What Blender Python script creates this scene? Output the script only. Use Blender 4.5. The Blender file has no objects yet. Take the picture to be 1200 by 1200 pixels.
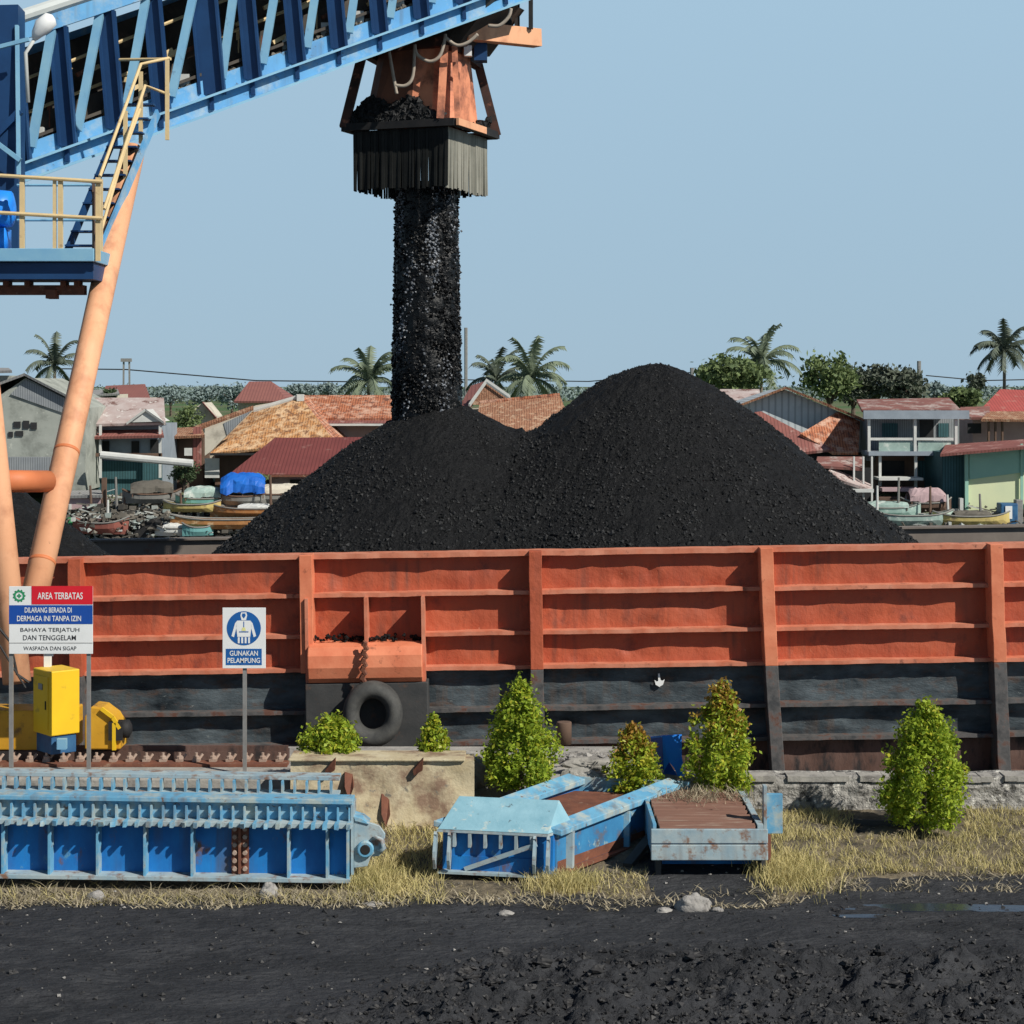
import bpy, math, random
from mathutils import Vector, Matrix, noise
random.seed(7)
R = math.radians
scene = bpy.context.scene
COL = scene.collection
F, HY, HC = 2240.0, 450.0, 5.3          # focal length in photo pixels, eye-level row, eye height


def P(px, py, Y):
    return Vector(((px - 600.0) / F * Y, Y, HC - (py - HY) / F * Y))


def PX(px, Y): return (px - 600.0) / F * Y
def PZ(py, Y): return HC - (py - HY) / F * Y


def rnd(a, b): return random.uniform(a, b)
def nz(x, y, z=0.0): return noise.noise(Vector((x, y, z)))


def fbm(x, y, z=0.0, o=4):
    s, a = 0.0, 1.0
    for i in range(o):
        s += a * noise.noise(Vector((x, y, z)))
        x *= 2.03; y *= 2.03; z = z * 2.03 + 7.1; a *= .5
    return s


# ------------------------------------------------------------------ materials
def mat(name, col, col2=None, scale=4.0, rough=.7, bump=0.0, bscale=30.0, bdist=.02, patch=None, pscale=2.0,
        pthr=.58, psoft=.06, metal=0.0, island=False, stretch=(1, 1, 1), spec=.3, translucent=0.0,
        wave=None, bump2=0.0, b2scale=1.5, b2dist=.1, patch2=None, p2scale=9.0, p2thr=.62, lo=.3, hi=.7, streak=None):
    m = bpy.data.materials.new(name)
    m.use_nodes = True
    nt = m.node_tree
    N, L = nt.nodes, nt.links
    b = N['Principled BSDF']
    b.inputs['Roughness'].default_value = rough
    b.inputs['Metallic'].default_value = metal
    b.inputs['Specular IOR Level'].default_value = spec
    geo = N.new('ShaderNodeNewGeometry')
    mp = N.new('ShaderNodeMapping')
    mp.inputs['Scale'].default_value = stretch
    L.new(geo.outputs['Position'], mp.inputs['Vector'])

    def noi(sc, det=5, rg=.6):
        n = N.new('ShaderNodeTexNoise')
        n.inputs['Scale'].default_value = sc
        n.inputs['Detail'].default_value = det
        n.inputs['Roughness'].default_value = rg
        L.new(mp.outputs['Vector'], n.inputs['Vector'])
        return n

    def remap(src, a, c):
        r = N.new('ShaderNodeMapRange')
        r.inputs['From Min'].default_value = a
        r.inputs['From Max'].default_value = c
        L.new(src, r.inputs['Value'])
        return r.outputs['Result']

    def mix(fac, a, c):
        x = N.new('ShaderNodeMix')
        x.data_type = 'RGBA'
        L.new(fac, x.inputs[0])
        for v, s in ((a, x.inputs[6]), (c, x.inputs[7])):
            if isinstance(v, tuple): s.default_value = (*v, 1)
            else: L.new(v, s)
        return x.outputs[2]
    col2 = col2 or tuple(c * .7 for c in col)
    cur = mix(remap(noi(scale).outputs['Fac'], lo, hi), col, col2)
    if island:
        isl = N.new('ShaderNodeMath'); isl.operation = 'POWER'
        L.new(geo.outputs['Random Per Island'], isl.inputs[0]); isl.inputs[1].default_value = 1.3
        cur2 = mix(isl.outputs[0], col, col2)
        half = N.new('ShaderNodeValue'); half.outputs[0].default_value = .65
        cur = mix(half.outputs[0], cur, cur2)
    if wave:
        w = N.new('ShaderNodeTexWave')
        w.bands_direction = wave[0]
        w.inputs['Scale'].default_value = wave[1]
        w.inputs['Distortion'].default_value = wave[2]
        L.new(geo.outputs['Position'], w.inputs['Vector'])
        cur = mix(remap(w.outputs['Fac'], 0.0, wave[3]), tuple(c * wave[4] for c in col2), cur)
    if patch:
        cur = mix(remap(noi(pscale, 7, .65).outputs['Fac'], pthr - psoft, pthr + psoft), cur, patch)
    if patch2:
        cur = mix(remap(noi(p2scale, 6, .7).outputs['Fac'], p2thr - .03, p2thr + .03), cur, patch2)
    if streak:          # vertical run-off streaks, gathered in patches
        mp2 = N.new('ShaderNodeMapping'); mp2.inputs['Scale'].default_value = (7, 3, .45)
        L.new(geo.outputs['Position'], mp2.inputs['Vector'])
        n1 = N.new('ShaderNodeTexNoise'); n1.inputs['Scale'].default_value = streak[1]; n1.inputs['Detail'].default_value = 4
        L.new(mp2.outputs['Vector'], n1.inputs['Vector'])
        n2 = noi(.9, 3)
        mu = N.new('ShaderNodeMath'); mu.operation = 'MULTIPLY'
        L.new(remap(n1.outputs['Fac'], .48, .72), mu.inputs[0]); L.new(remap(n2.outputs['Fac'], .42, .62), mu.inputs[1])
        mu2 = N.new('ShaderNodeMath'); mu2.operation = 'MULTIPLY'; mu2.inputs[1].default_value = streak[2]
        L.new(mu.outputs[0], mu2.inputs[0])
        cur = mix(mu2.outputs[0], cur, streak[0])
    L.new(cur, b.inputs['Base Color'])
    prev = None
    for st, sc, di in ((bump, bscale, bdist), (bump2, b2scale, b2dist)):
        if st:
            bp = N.new('ShaderNodeBump')
            bp.inputs['Strength'].default_value = st
            bp.inputs['Distance'].default_value = di
            L.new(noi(sc, 6, .6).outputs['Fac'], bp.inputs['Height'])
            if prev: L.new(prev, bp.inputs['Normal'])
            prev = bp.outputs['Normal']
    if prev: L.new(prev, b.inputs['Normal'])
    if translucent:
        tr = N.new('ShaderNodeBsdfTranslucent')
        L.new(cur, tr.inputs['Color'])
        ms = N.new('ShaderNodeMixShader')
        ms.inputs['Fac'].default_value = translucent
        L.new(b.outputs[0], ms.inputs[1]); L.new(tr.outputs[0], ms.inputs[2])
        L.new(ms.outputs[0], N['Material Output'].inputs['Surface'])
    return m


M = {}
M['orange'] = mat('barge_orange_paint', (.47, .110, .050), (.36, .078, .040), 1.0, .6, .10, 14, .02, patch=(.17, .05, .035),
                  pscale=2.4, pthr=.67, psoft=.10, bump2=.7, b2scale=1.1, b2dist=.12, stretch=(1, 1, .8), patch2=(.62, .27, .17), p2scale=6, p2thr=.70, streak=((.16, .065, .045), 1.0, .8))
M['orange_edge'] = mat('worn_orange_edge', (.60, .25, .16), (.48, .14, .075), 3, .65, .3, 20, .01, patch=(.16, .06, .04), pscale=5, pthr=.66)
M['orange_pale'] = mat('sunfaded_orange_paint', (.74, .26, .14), (.60, .17, .085), 2.5, .6, .3, 18, .012, patch=(.2, .07, .04), pscale=4, pthr=.66)
M['hull'] = mat('tarred_hull', (.010, .016, .021), (.10, .125, .14), 1.3, .6, .4, 18, .015, patch=(.085, .05, .035), pscale=2.3, pthr=.63, psoft=.1,
                bump2=.5, b2scale=1.5, b2dist=.1, stretch=(1, 1, 2.2), patch2=(.17, .19, .19), p2scale=5, p2thr=.66, streak=((.11, .075, .055), 1.0, .7))
M['hull_rust'] = mat('rusty_hull', (.085, .045, .034), (.14, .085, .07), 2.5, .75, .5, 18, .02, patch=(.03, .025, .025), pscale=3, pthr=.55, stretch=(1, 1, .4))
M['hull_plate'] = mat('dark_plate', (.035, .038, .04), (.06, .06, .06), 3, .65, .4, 20, .01, patch=(.1, .06, .045), pscale=4, pthr=.66)
M['post_low'] = mat('scraped_black_post', (.05, .052, .055), (.16, .15, .145), 4, .6, .4, 16, .015, patch=(.12, .06, .045), pscale=4, pthr=.57)
M['coaming'] = mat('brown_coaming', (.22, .19, .165), (.16, .135, .12), 1.2, .8, .2, 10, .02, patch=(.2, .09, .05), pscale=1.4, pthr=.68)
M['coal'] = mat('coal', (.0045, .005, .0058), (.012, .0125, .0135), 2.2, .65, 1.0, 9, .14, spec=.22, patch=(.022, .0225, .024), pscale=14, pthr=.62, psoft=.12, bump2=.8, b2scale=24, b2dist=.05)
M['coal_lump'] = mat('coal_lumps', (.004, .0045, .005), (.030, .031, .033), 6, .6, .5, 40, .02, spec=.22, island=True)
M['coal_fall'] = mat('falling_coal', (.002, .0025, .003), (.007, .0075, .0085), 7, .4, .5, 12, .06, spec=.3, island=True)
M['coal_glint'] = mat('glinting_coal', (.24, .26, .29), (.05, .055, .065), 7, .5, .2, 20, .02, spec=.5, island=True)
M['yard'] = mat('coal_dust_ground', (.017, .0185, .0215), (.038, .040, .046), .9, .8, 1.0, 13, .09, patch=(.058, .060, .065), pscale=2.4, pthr=.6, psoft=.12,
                patch2=(.10, .095, .085), p2scale=30, p2thr=.71, stretch=(.55, 1, 1), spec=.3)
M['yardlump'] = mat('coal_crumbs', (.014, .014, .015), (.055, .054, .055), 5, .6, .3, 30, .01, island=True)
M['soil'] = mat('dirty_soil', (.22, .18, .12), (.10, .085, .06), 3, .9, .8, 14, .05, patch=(.028, .028, .03), pscale=2.2, pthr=.57, psoft=.1, patch2=(.36, .31, .23), p2scale=16, p2thr=.62)
M['grass'] = mat('dry_grass', (.74, .63, .32), (.34, .31, .11), 2.0, .8, island=True, translucent=.3)
M['grass_b'] = mat('straw_litter', (.55, .48, .34), (.13, .11, .07), 3.0, .85, island=True, translucent=.15)
M['river'] = mat('brown_river', (.09, .075, .06), (.11, .09, .07), .3, .15, .3, 2.0, .05, spec=.5)
M['bank'] = mat('bank_earth', (.10, .12, .05), (.16, .15, .09), .06, .95, .3, 2, .1, patch=(.07, .13, .045), pscale=.02, pthr=.48, psoft=.06)
M['concrete'] = mat('weathered_concrete', (.42, .40, .36), (.26, .25, .23), 3.5, .85, .5, 22, .02, patch=(.16, .15, .14), pscale=3, pthr=.6, psoft=.08, patch2=(.5, .48, .44), p2scale=12, p2thr=.64)
M['block'] = mat('ochre_concrete', (.60, .53, .37), (.44, .36, .22), 2.5, .85, .5, 20, .02, patch=(.24, .16, .11), pscale=2.2, pthr=.56, psoft=.08, patch2=(.22, .2, .16), p2scale=7, p2thr=.63)
M['stone'] = mat('rubble_wall', (.46, .445, .41), (.22, .21, .195), 5, .9, 1.0, 8, .10, patch=(.05, .05, .05), pscale=4.5, pthr=.575, psoft=.04, patch2=(.68, .66, .60), p2scale=6, p2thr=.60)
M['rock'] = mat('pale_rock', (.40, .385, .36), (.22, .21, .20), 6, .9, .8, 14, .04, patch=(.10, .095, .09), pscale=6, pthr=.62)
M['blue'] = mat('girder_blue_paint', (.016, .21, .56), (.012, .12, .38), 3, .55, .2, 20, .01, patch=(.15, .075, .045), pscale=5, pthr=.66, patch2=(.10, .26, .40), p2scale=4, p2thr=.66, stretch=(1, 1, .6), streak=((.08, .075, .07), 1.0, .8))
M['blue_mid'] = mat('scuffed_blue_paint', (.05, .24, .46), (.035, .15, .33), 3, .6, .2, 22, .008, patch=(.15, .12, .10), pscale=3, pthr=.58, psoft=.06, patch2=(.25, .38, .42), p2scale=5, p2thr=.62)
M['blue_lt'] = mat('faded_blue_paint', (.16, .40, .57), (.10, .30, .48), 3, .6, .2, 22, .008, patch=(.38, .44, .42), pscale=3.5, pthr=.55, psoft=.08, patch2=(.17, .09, .055), p2scale=8, p2thr=.64, streak=((.16, .11, .08), 1.3, .7))
M['blue_grey'] = mat('chalky_blue_paint', (.40, .46, .46), (.24, .36, .43), 4, .65, .25, 22, .008, patch=(.22, .13, .09), pscale=6, pthr=.59, streak=((.18, .12, .09), 1.3, .6))
M['bluedeck'] = mat('cracked_blue_plate', (.27, .47, .55), (.18, .36, .44), 4, .7, .4, 26, .01, patch=(.10, .16, .19), pscale=7, pthr=.66, psoft=.02, patch2=(.42, .5, .48), p2scale=5, p2thr=.62)
M['rust'] = mat('red_rust', (.22, .085, .05), (.12, .05, .035), 5, .85, .5, 24, .01, patch=(.30, .2, .14), pscale=6, pthr=.64)
M['bolt'] = mat('pale_bolt', (.42, .33, .27), (.3, .2, .15), 8, .6, .2, 40, .005)
M['plank'] = mat('weathered_red_plank', (.27, .15, .11), (.18, .09, .065), 3, .85, .5, 18, .015, patch=(.36, .28, .22), pscale=4, pthr=.62, stretch=(.35, 3, 1))
M['lblue'] = mat('loader_light_blue', (.12, .36, .62), (.09, .28, .53), 1.2, .5, .12, 10, .01, patch=(.34, .44, .5), pscale=2.0, pthr=.60, psoft=.1, patch2=(.08, .11, .14), p2scale=3.0, p2thr=.66, streak=((.10, .16, .22), 1.0, .7))
M['diag'] = mat('loader_pale_blue', (.24, .45, .58), (.16, .36, .55), 1.6, .5, .12, 10, .01, patch=(.08, .14, .22), pscale=3, pthr=.68)
M['navy'] = mat('loader_navy', (.012, .055, .155), (.009, .038, .11), 1.5, .5, .12, 10, .01)
M['palewhite'] = mat('pale_cover_sheet', (.55, .58, .56), (.42, .46, .46), 1.4, .6, .1, 10, .01)
M['dark'] = mat('sooty_steel', (.012, .013, .015), (.03, .028, .027), 3, .7, .2, 14, .01)
M['beltdark'] = mat('sooty_conveyor', (.03, .028, .027), (.09, .075, .06), 1.5, .8, .3, 8, .03, patch=(.12, .09, .07), pscale=2, pthr=.66)
M['cream'] = mat('cream_railing_paint', (.70, .54, .29), (.6, .45, .24), 4, .5, .1, 20, .005, patch=(.24, .14, .08), pscale=7, pthr=.68)
M['peach'] = mat('peach_leg_paint', (.80, .43, .25), (.70, .34, .18), .8, .6, .15, 14, .01, patch=(.50, .22, .12), pscale=1.8, pthr=.64, psoft=.12, patch2=(.24, .11, .07), p2scale=6, p2thr=.70, streak=((.42, .2, .12), 1.0, .6))
M['peach2'] = mat('shaded_brace_orange', (.62, .20, .08), (.5, .15, .06), 1.5, .55, .1, 8, .01)  # orange darkened to paint in the shade on the leg brace
M['soot_shade'] = mat('sooty_shaded_hopper', (.26, .105, .06), (.08, .045, .035), 1.6, .8, .3, 10, .02, patch=(.22, .09, .055), pscale=1.3, pthr=.62, psoft=.12)
M['hopper'] = mat('hopper_orange', (.80, .33, .18), (.60, .2, .11), 1.6, .6, .2, 10, .02, patch=(.06, .04, .035), pscale=1.6, pthr=.60, psoft=.12)
M['brownsteel'] = mat('sooty_brown_steel', (.10, .042, .03), (.03, .022, .02), 3, .7, .2, 14, .01, patch=(.3, .12, .07), pscale=4, pthr=.64)
M['rubber'] = mat('black_rubber', (.014, .015, .015), (.03, .03, .029), 6, .65, .3, 30, .01)
M['skirt'] = mat('rubber_skirt_strips', (.006, .007, .007), (.03, .031, .029), 3, .7, .2, 20, .01, island=True, spec=.15)
M['skirt_lit'] = mat('sunlit_skirt_strips', (.32, .31, .26), (.15, .15, .125), 3, .7, .2, 20, .01, island=True)  # paler strips put the sunlit side of the skirt into the colour
M['tyre'] = mat('worn_tyre', (.04, .042, .042), (.085, .085, .08), 5, .75, .5, 26, .01)
M['yellow'] = mat('machine_yellow', (.80, .52, .02), (.72, .44, .02), 2, .45, .08, 12, .01, patch=(.4, .25, .04), pscale=3, pthr=.68)
M['amber'] = mat('amber_housing', (.66, .36, .03), (.5, .25, .02), 2, .5, .1, 12, .01, patch=(.2, .11, .03), pscale=4, pthr=.64)
M['motor'] = mat('motor_blue', (.02, .07, .18), (.05, .16, .30), 3, .5)
M['galv'] = mat('galvanised_pole', (.30, .30, .29), (.22, .21, .20), 6, .5, .1, 30, .003, metal=.2)
M['white'] = mat('sign_white', (.80, .81, .80), (.72, .73, .72), 3, .5)
M['red'] = mat('sign_red', (.68, .018, .03), (.6, .015, .03), 3, .5)
M['sblue'] = mat('sign_blue', (.012, .075, .36), (.012, .065, .31), 3, .5)
M['sblue2'] = mat('pictogram_blue', (.015, .12, .38), (.012, .09, .30), 3, .5)
M['sgreen'] = mat('emblem_green', (.03, .30, .13), (.03, .26, .11), 3, .5)
M['ink'] = mat('sign_ink', (.03, .03, .035), (.05, .05, .055), 3, .6)
M['hivis'] = mat('pictogram_yellow', (.75, .72, .30), (.7, .68, .28), 3, .6)
M['leaf'] = mat('shrub_leaves', (.46, .56, .05), (.13, .23, .025), 5, .55, island=True, translucent=.38, spec=.3)
M['leaf_y'] = mat('shrub_young_leaves', (.54, .50, .05), (.22, .28, .02), 5, .45, island=True, translucent=.35, spec=.4)
M['leaf_o'] = mat('shrub_orange_tips', (.42, .20, .05), (.30, .26, .03), 5, .45, island=True, translucent=.35, spec=.4)
M['bark'] = mat('bark', (.15, .115, .085), (.09, .07, .055), 8, .9, .5, 20, .01)
M['tleaf'] = mat('tree_leaves', (.085, .125, .055), (.045, .075, .04), 1.2, .7, island=True, translucent=.2)
M['tleaf_b'] = mat('bright_tree_leaves', (.21, .27, .10), (.095, .14, .07), 1.0, .7, island=True, translucent=.25)
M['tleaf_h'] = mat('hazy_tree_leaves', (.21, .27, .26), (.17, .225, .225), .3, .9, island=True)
M['tleaf_d'] = mat('dark_tree_leaves', (.13, .15, .105), (.08, .098, .08), .8, .8, island=True, translucent=.1)
M['frond'] = mat('palm_fronds', (.25, .30, .20), (.11, .145, .105), 1.2, .6, island=True, translucent=.2)
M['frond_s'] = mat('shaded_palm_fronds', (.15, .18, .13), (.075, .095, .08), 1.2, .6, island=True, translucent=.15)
M['ptrunk'] = mat('palm_trunk', (.24, .20, .16), (.15, .12, .10), 4, .9)
M['plastic_blue'] = mat('blue_plastic', (.02, .26, .85), (.02, .2, .72), 4, .4, .2, 12, .01)
M['tarp'] = mat('blue_tarpaulin', (.012, .15, .58), (.012, .10, .45), 1.5, .55, .5, 4, .05)
# village
M['tile_y'] = mat('ochre_roof_tiles', (.60, .30, .12), (.42, .19, .075), 2.6, .85, .6, 9, .08, wave=('X', 1.9, 2.2, .5, .6), patch=(.68, .47, .28), pscale=2.2, pthr=.53, psoft=.09, patch2=(.22, .11, .06), p2scale=2.6, p2thr=.565, lo=.35, hi=.65)
M['tile_o'] = mat('orange_roof_tiles', (.52, .20, .10), (.36, .12, .065), 2.4, .85, .6, 9, .08, wave=('X', 2.0, 2.0, .5, .55), patch=(.58, .36, .26), pscale=1.8, pthr=.55, psoft=.08, patch2=(.15, .07, .05), p2scale=2.4, p2thr=.58, lo=.35, hi=.65)
M['tile_tan'] = mat('brown_roof_tiles', (.42, .22, .13), (.30, .14, .085), 2.4, .85, .6, 9, .08, wave=('X', 2.1, 2, .5, .6), patch=(.5, .34, .23), pscale=2.6, pthr=.57, patch2=(.16, .09, .06), p2scale=3, p2thr=.62)
M['maroon'] = mat('maroon_sheet_roof', (.21, .062, .056), (.17, .05, .047), .8, .6, .1, 5, .02, wave=('X', 1.5, .05, .3, .72), patch=(.27, .14, .12), pscale=1.0, pthr=.66)
M['redsheet'] = mat('red_sheet_roof', (.32, .125, .105), (.23, .09, .078), .9, .75, .1, 5, .02, wave=('X', 1.6, .05, .3, .7), patch=(.5, .34, .3), pscale=1.2, pthr=.62)
M['redhip'] = mat('bright_red_roof', (.46, .10, .09), (.36, .085, .075), .9, .7, .1, 5, .02, wave=('X', 1.6, .3, .3, .75), patch=(.42, .22, .18), pscale=1.4, pthr=.64)
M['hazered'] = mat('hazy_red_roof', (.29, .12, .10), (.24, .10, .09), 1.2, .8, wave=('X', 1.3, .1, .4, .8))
M['patchy'] = mat('patched_sheet_roof', (.50, .44, .42), (.40, .30, .28), 1.2, .8, .2, 5, .03, patch=(.18, .10, .085), pscale=1.1, pthr=.57, psoft=.03, patch2=(.62, .58, .55), p2scale=2.2, p2thr=.6)
M['patchred'] = mat('patched_red_roof', (.27, .12, .10), (.20, .09, .08), 1.2, .85, .3, 5, .03, patch=(.44, .36, .33), pscale=.9, pthr=.55, psoft=.05, patch2=(.12, .07, .06), p2scale=1.8, p2thr=.6)
M['greyroof'] = mat('grey_sheet_roof', (.34, .34, .33), (.27, .27, .27), 1.0, .7, wave=('X', 1.6, .05, .3, .8))
M['plaster'] = mat('dirty_white_plaster', (.62, .57, .47), (.50, .46, .38), 1.0, .85, patch=(.30, .27, .22), pscale=1.0, pthr=.62, psoft=.1)
M['greyplaster'] = mat('stained_grey_plaster', (.37, .39, .35), (.27, .29, .26), .8, .9, patch=(.18, .19, .17), pscale=.8, pthr=.6, psoft=.1, patch2=(.48, .5, .44), p2scale=2, p2thr=.64)
M['greyboard'] = mat('grey_boards', (.30, .32, .33), (.22, .24, .26), 1.5, .85, wave=('X', 2.4, .1, .4, .6))
M['zinc'] = mat('zinc_sheets', (.60, .64, .66), (.42, .47, .50), .8, .6, wave=('X', .8, .4, .35, .75))
M['bluewall'] = mat('pale_blue_wall', (.30, .35, .40), (.22, .26, .30), 1.2, .85)
M['greenwall'] = mat('sea_green_wall', (.30, .52, .42), (.25, .46, .38), .7, .8)
M['creamwall'] = mat('pale_yellow_wall', (.66, .70, .44), (.58, .64, .42), .7, .8)
M['tealboard'] = mat('teal_boards', (.05, .13, .15), (.035, .09, .10), 1.5, .8, wave=('X', 2.0, .1, .4, .6))
M['darkroom'] = mat('dark_opening', (.018, .02, .022), (.035, .035, .036), 2, .9)
M['brownwood'] = mat('brown_wood', (.16, .10, .07), (.10, .065, .05), 2, .85)
M['pinkwall'] = mat('pink_boards', (.46, .34, .35), (.36, .25, .26), 1, .85)
M['whitewood'] = mat('white_painted_wood', (.62, .63, .60), (.5, .51, .49), 2, .7)
M['boatwood'] = mat('varnished_boat_wood', (.50, .24, .085), (.33, .15, .06), 1.8, .65, patch=(.6, .42, .24), pscale=2.5, pthr=.6)
M['boatgreen'] = mat('pale_green_boat', (.36, .48, .43), (.24, .33, .30), 1.5, .8, patch=(.55, .6, .55), pscale=2, pthr=.6)
M['boatteal'] = mat('turquoise_boat', (.18, .42, .40), (.12, .30, .31), 1.5, .6)
M['boatyellow'] = mat('yellowish_boat', (.58, .47, .17), (.46, .36, .14), 1.5, .7, patch=(.3, .22, .12), pscale=2.5, pthr=.6)
M['boatgrey'] = mat('grey_boat_boards', (.25, .25, .23), (.17, .165, .155), 1.5, .8)
M['boatred'] = mat('dull_red_boat', (.30, .10, .075), (.2, .075, .06), 1.5, .75)
M['debris'] = mat('bank_rubbish', (.22, .20, .165), (.03, .029, .028), 1.0, .9, island=True)
M['debrisc'] = mat('coloured_rubbish', (.55, .55, .52), (.20, .26, .24), 1.0, .9, island=True)
M['barrelgreen'] = mat('green_barrel', (.06, .30, .12), (.05, .22, .09), 3, .5)
M['puddle'] = mat('coaly_water', (.03, .036, .05), (.03, .036, .05), 2, .12, .1, 4, .02, spec=.6)
M['cable'] = mat('black_cable', (.02, .02, .02), (.03, .03, .03), 3, .6)
M['rope'] = mat('dirty_rope', (.40, .35, .29), (.3, .25, .2), 8, .9)


# ------------------------------------------------------------------ mesh builder
class MB:
    def __init__(s): s.v, s.f = [], []

    def add(s, vs, fs):
        o = len(s.v)
        s.v += [tuple(v) for v in vs]
        s.f += [tuple(i + o for i in f) for f in fs]
        return s

    def bx(s, x0, x1, y0, y1, z0, z1):
        vs = [(x, y, z) for z in (z0, z1) for y in (y0, y1) for x in (x0, x1)]
        return s.add(vs, [(0, 2, 3, 1), (4, 5, 7, 6), (0, 1, 5, 4), (2, 6, 7, 3), (0, 4, 6, 2), (1, 3, 7, 5)])

    def beam(s, a, b, w, h, up=(0, 0, 1)):
        a, b = Vector(a), Vector(b)
        d = (b - a).normalized()
        side = d.cross(Vector(up))
        if side.length < 1e-4: side = d.cross(Vector((0, 1, 0)))
        side.normalize()
        u = side.cross(d)
        vs = []
        for p in (a, b):
            for (i, j) in ((-1, -1), (1, -1), (1, 1), (-1, 1)):
                vs.append(p + side * (i * w / 2) + u * (j * h / 2))
        return s.add(vs, [(0, 1, 2, 3), (7, 6, 5, 4), (0, 4, 5, 1), (1, 5, 6, 2), (2, 6, 7, 3), (3, 7, 4, 0)])

    def tube(s, pts, r, n=8, cap=True):
        pts = [Vector(p) for p in pts]
        rs = r if isinstance(r, (list, tuple)) else [r] * len(pts)
        vs, fs = [], []
        u = None
        for i, p in enumerate(pts):
            d = (pts[min(i + 1, len(pts) - 1)] - pts[max(i - 1, 0)]).normalized()
            if u is None:
                u = d.cross(Vector((0, 0, 1)))
                if u.length < .05: u = d.cross(Vector((0, 1, 0)))
            u = (u - d * u.dot(d)).normalized()
            w = d.cross(u)
            for k in range(n):
                a = 2 * math.pi * k / n
                vs.append(p + (u * math.cos(a) + w * math.sin(a)) * rs[i])
        for i in range(len(pts) - 1):
            for k in range(n):
                a, b = i * n + k, i * n + (k + 1) % n
                fs.append((a, b, b + n, a + n))
        if cap:
            fs.append(tuple(range(n - 1, -1, -1)))
            fs.append(tuple(range((len(pts) - 1) * n, len(pts) * n)))
        return s.add(vs, fs)

    def slab(s, pts, th=(0, 0, -.12)):
        pts = [Vector(p) for p in pts]
        n = len(pts)
        t = Vector(th)
        fs = [tuple(range(n)), tuple(range(2 * n - 1, n - 1, -1))]
        for i in range(n):
            j = (i + 1) % n
            fs.append((j, i, i + n, j + n))
        return s.add(pts + [p + t for p in pts], fs)

    def lump(s, c, r, sq=1.0):
        c = Vector(c)
        rot = Matrix.Rotation(rnd(0, 6.3), 3, Vector((rnd(-1, 1), rnd(-1, 1), rnd(-1, 1) + .01)).normalized())
        vs = []
        for d in ((1, 0, 0), (-1, 0, 0), (0, 1, 0), (0, -1, 0), (0, 0, 1), (0, 0, -1)):
            w = rot @ (Vector(d) * r * rnd(.65, 1.25))
            vs.append(c + Vector((w.x, w.y, w.z * sq)))
        return s.add(vs, [(0, 2, 4), (2, 1, 4), (1, 3, 4), (3, 0, 4), (2, 0, 5), (1, 2, 5), (3, 1, 5), (0, 3, 5)])

    def rock(s, c, rx, ry, rz, seed=0, nu=14, nv=9, amp=.25):
        c = Vector(c)
        vs, fs = [], []
        for j in range(nv + 1):
            th = math.pi * j / nv
            for i in range(nu):
                ph = 2 * math.pi * i / nu
                d = Vector((math.sin(th) * math.cos(ph), math.sin(th) * math.sin(ph), math.cos(th)))
                k = 1 + amp * noise.noise(d * 1.3 + Vector((seed * 3.1, 0, 0))) + amp * .5 * noise.noise(d * 3.2 + Vector((0, seed, 0)))
                vs.append(c + Vector((d.x * rx, d.y * ry, d.z * rz)) * k)
        for j in range(nv):
            for i in range(nu):
                a, b = j * nu + i, j * nu + (i + 1) % nu
                fs.append((a, a + nu, b + nu, b))
        return s.add(vs, fs)

    def leaf(s, c, size, up=.3, narrow=.5):
        n = Vector((rnd(-1, 1), rnd(-1, 1), rnd(-1, 1) + up))
        if n.length < .05: n = Vector((0, 0, 1))
        n.normalize()
        a = n.cross(Vector((rnd(-1, 1), rnd(-1, 1), rnd(-1, 1)))).normalized()
        b = n.cross(a)
        c = Vector(c)
        return s.add([c - a * size, c + b * size * narrow, c + a * size, c - b * size * narrow], [(0, 1, 2, 3)])

    def prism(s, poly, y0, y1):
        """poly in XZ, extruded along Y"""
        return s.slab([(x, y0, z) for x, z in poly], (0, y1 - y0, 0))

    def lathe(s, c, prof, n=16, axis='z'):
        vs, fs = [], []
        c = Vector(c)
        for (r, h) in prof:
            for k in range(n):
                a = 2 * math.pi * k / n
                p = (r * math.cos(a), r * math.sin(a), h)
                if axis == 'y': p = (p[0], h, p[1])
                if axis == 'x': p = (h, p[0], p[1])
                vs.append(c + Vector(p))
        for j in range(len(prof) - 1):
            for k in range(n):
                a, b = j * n + k, j * n + (k + 1) % n
                fs.append((a, b, b + n, a + n))
        fs.append(tuple(range(n - 1, -1, -1)))
        fs.append(tuple(range((len(prof) - 1) * n, len(prof) * n)))
        return s.add(vs, fs)

    def build(s, name, m, parent=None, bevel=0.0, smooth=False):
        me = bpy.data.meshes.new(name)
        off = OFF.get(parent.name, Vector()) if parent else Vector()
        me.from_pydata([tuple(Vector(v) - off) for v in s.v], [], s.f)
        me.materials.append(M[m] if isinstance(m, str) else m)
        if smooth:
            for p in me.polygons: p.use_smooth = True
        me.update()
        o = bpy.data.objects.new(name, me)
        COL.objects.link(o)
        if parent:
            o.parent = parent
            OFF[o.name] = off
        if bevel:
            b = o.modifiers.new('bevel', 'BEVEL')
            b.width = bevel; b.segments = 2; b.limit_method = 'ANGLE'
        return o


OFF = {}


def tag(o, label=None, cat=None, group=None, kind=None):
    if label: o['label'] = label
    if cat: o['category'] = cat
    if group: o['group'] = group
    if kind: o['kind'] = kind
    return o


def thing(name, label, cat, loc, group=None, local=False):
    o = bpy.data.objects.new(name, None)
    COL.objects.link(o)
    o.location = loc
    o.empty_display_size = .3
    OFF[o.name] = Vector() if local else Vector(loc)
    return tag(o, label, cat, group)


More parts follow.
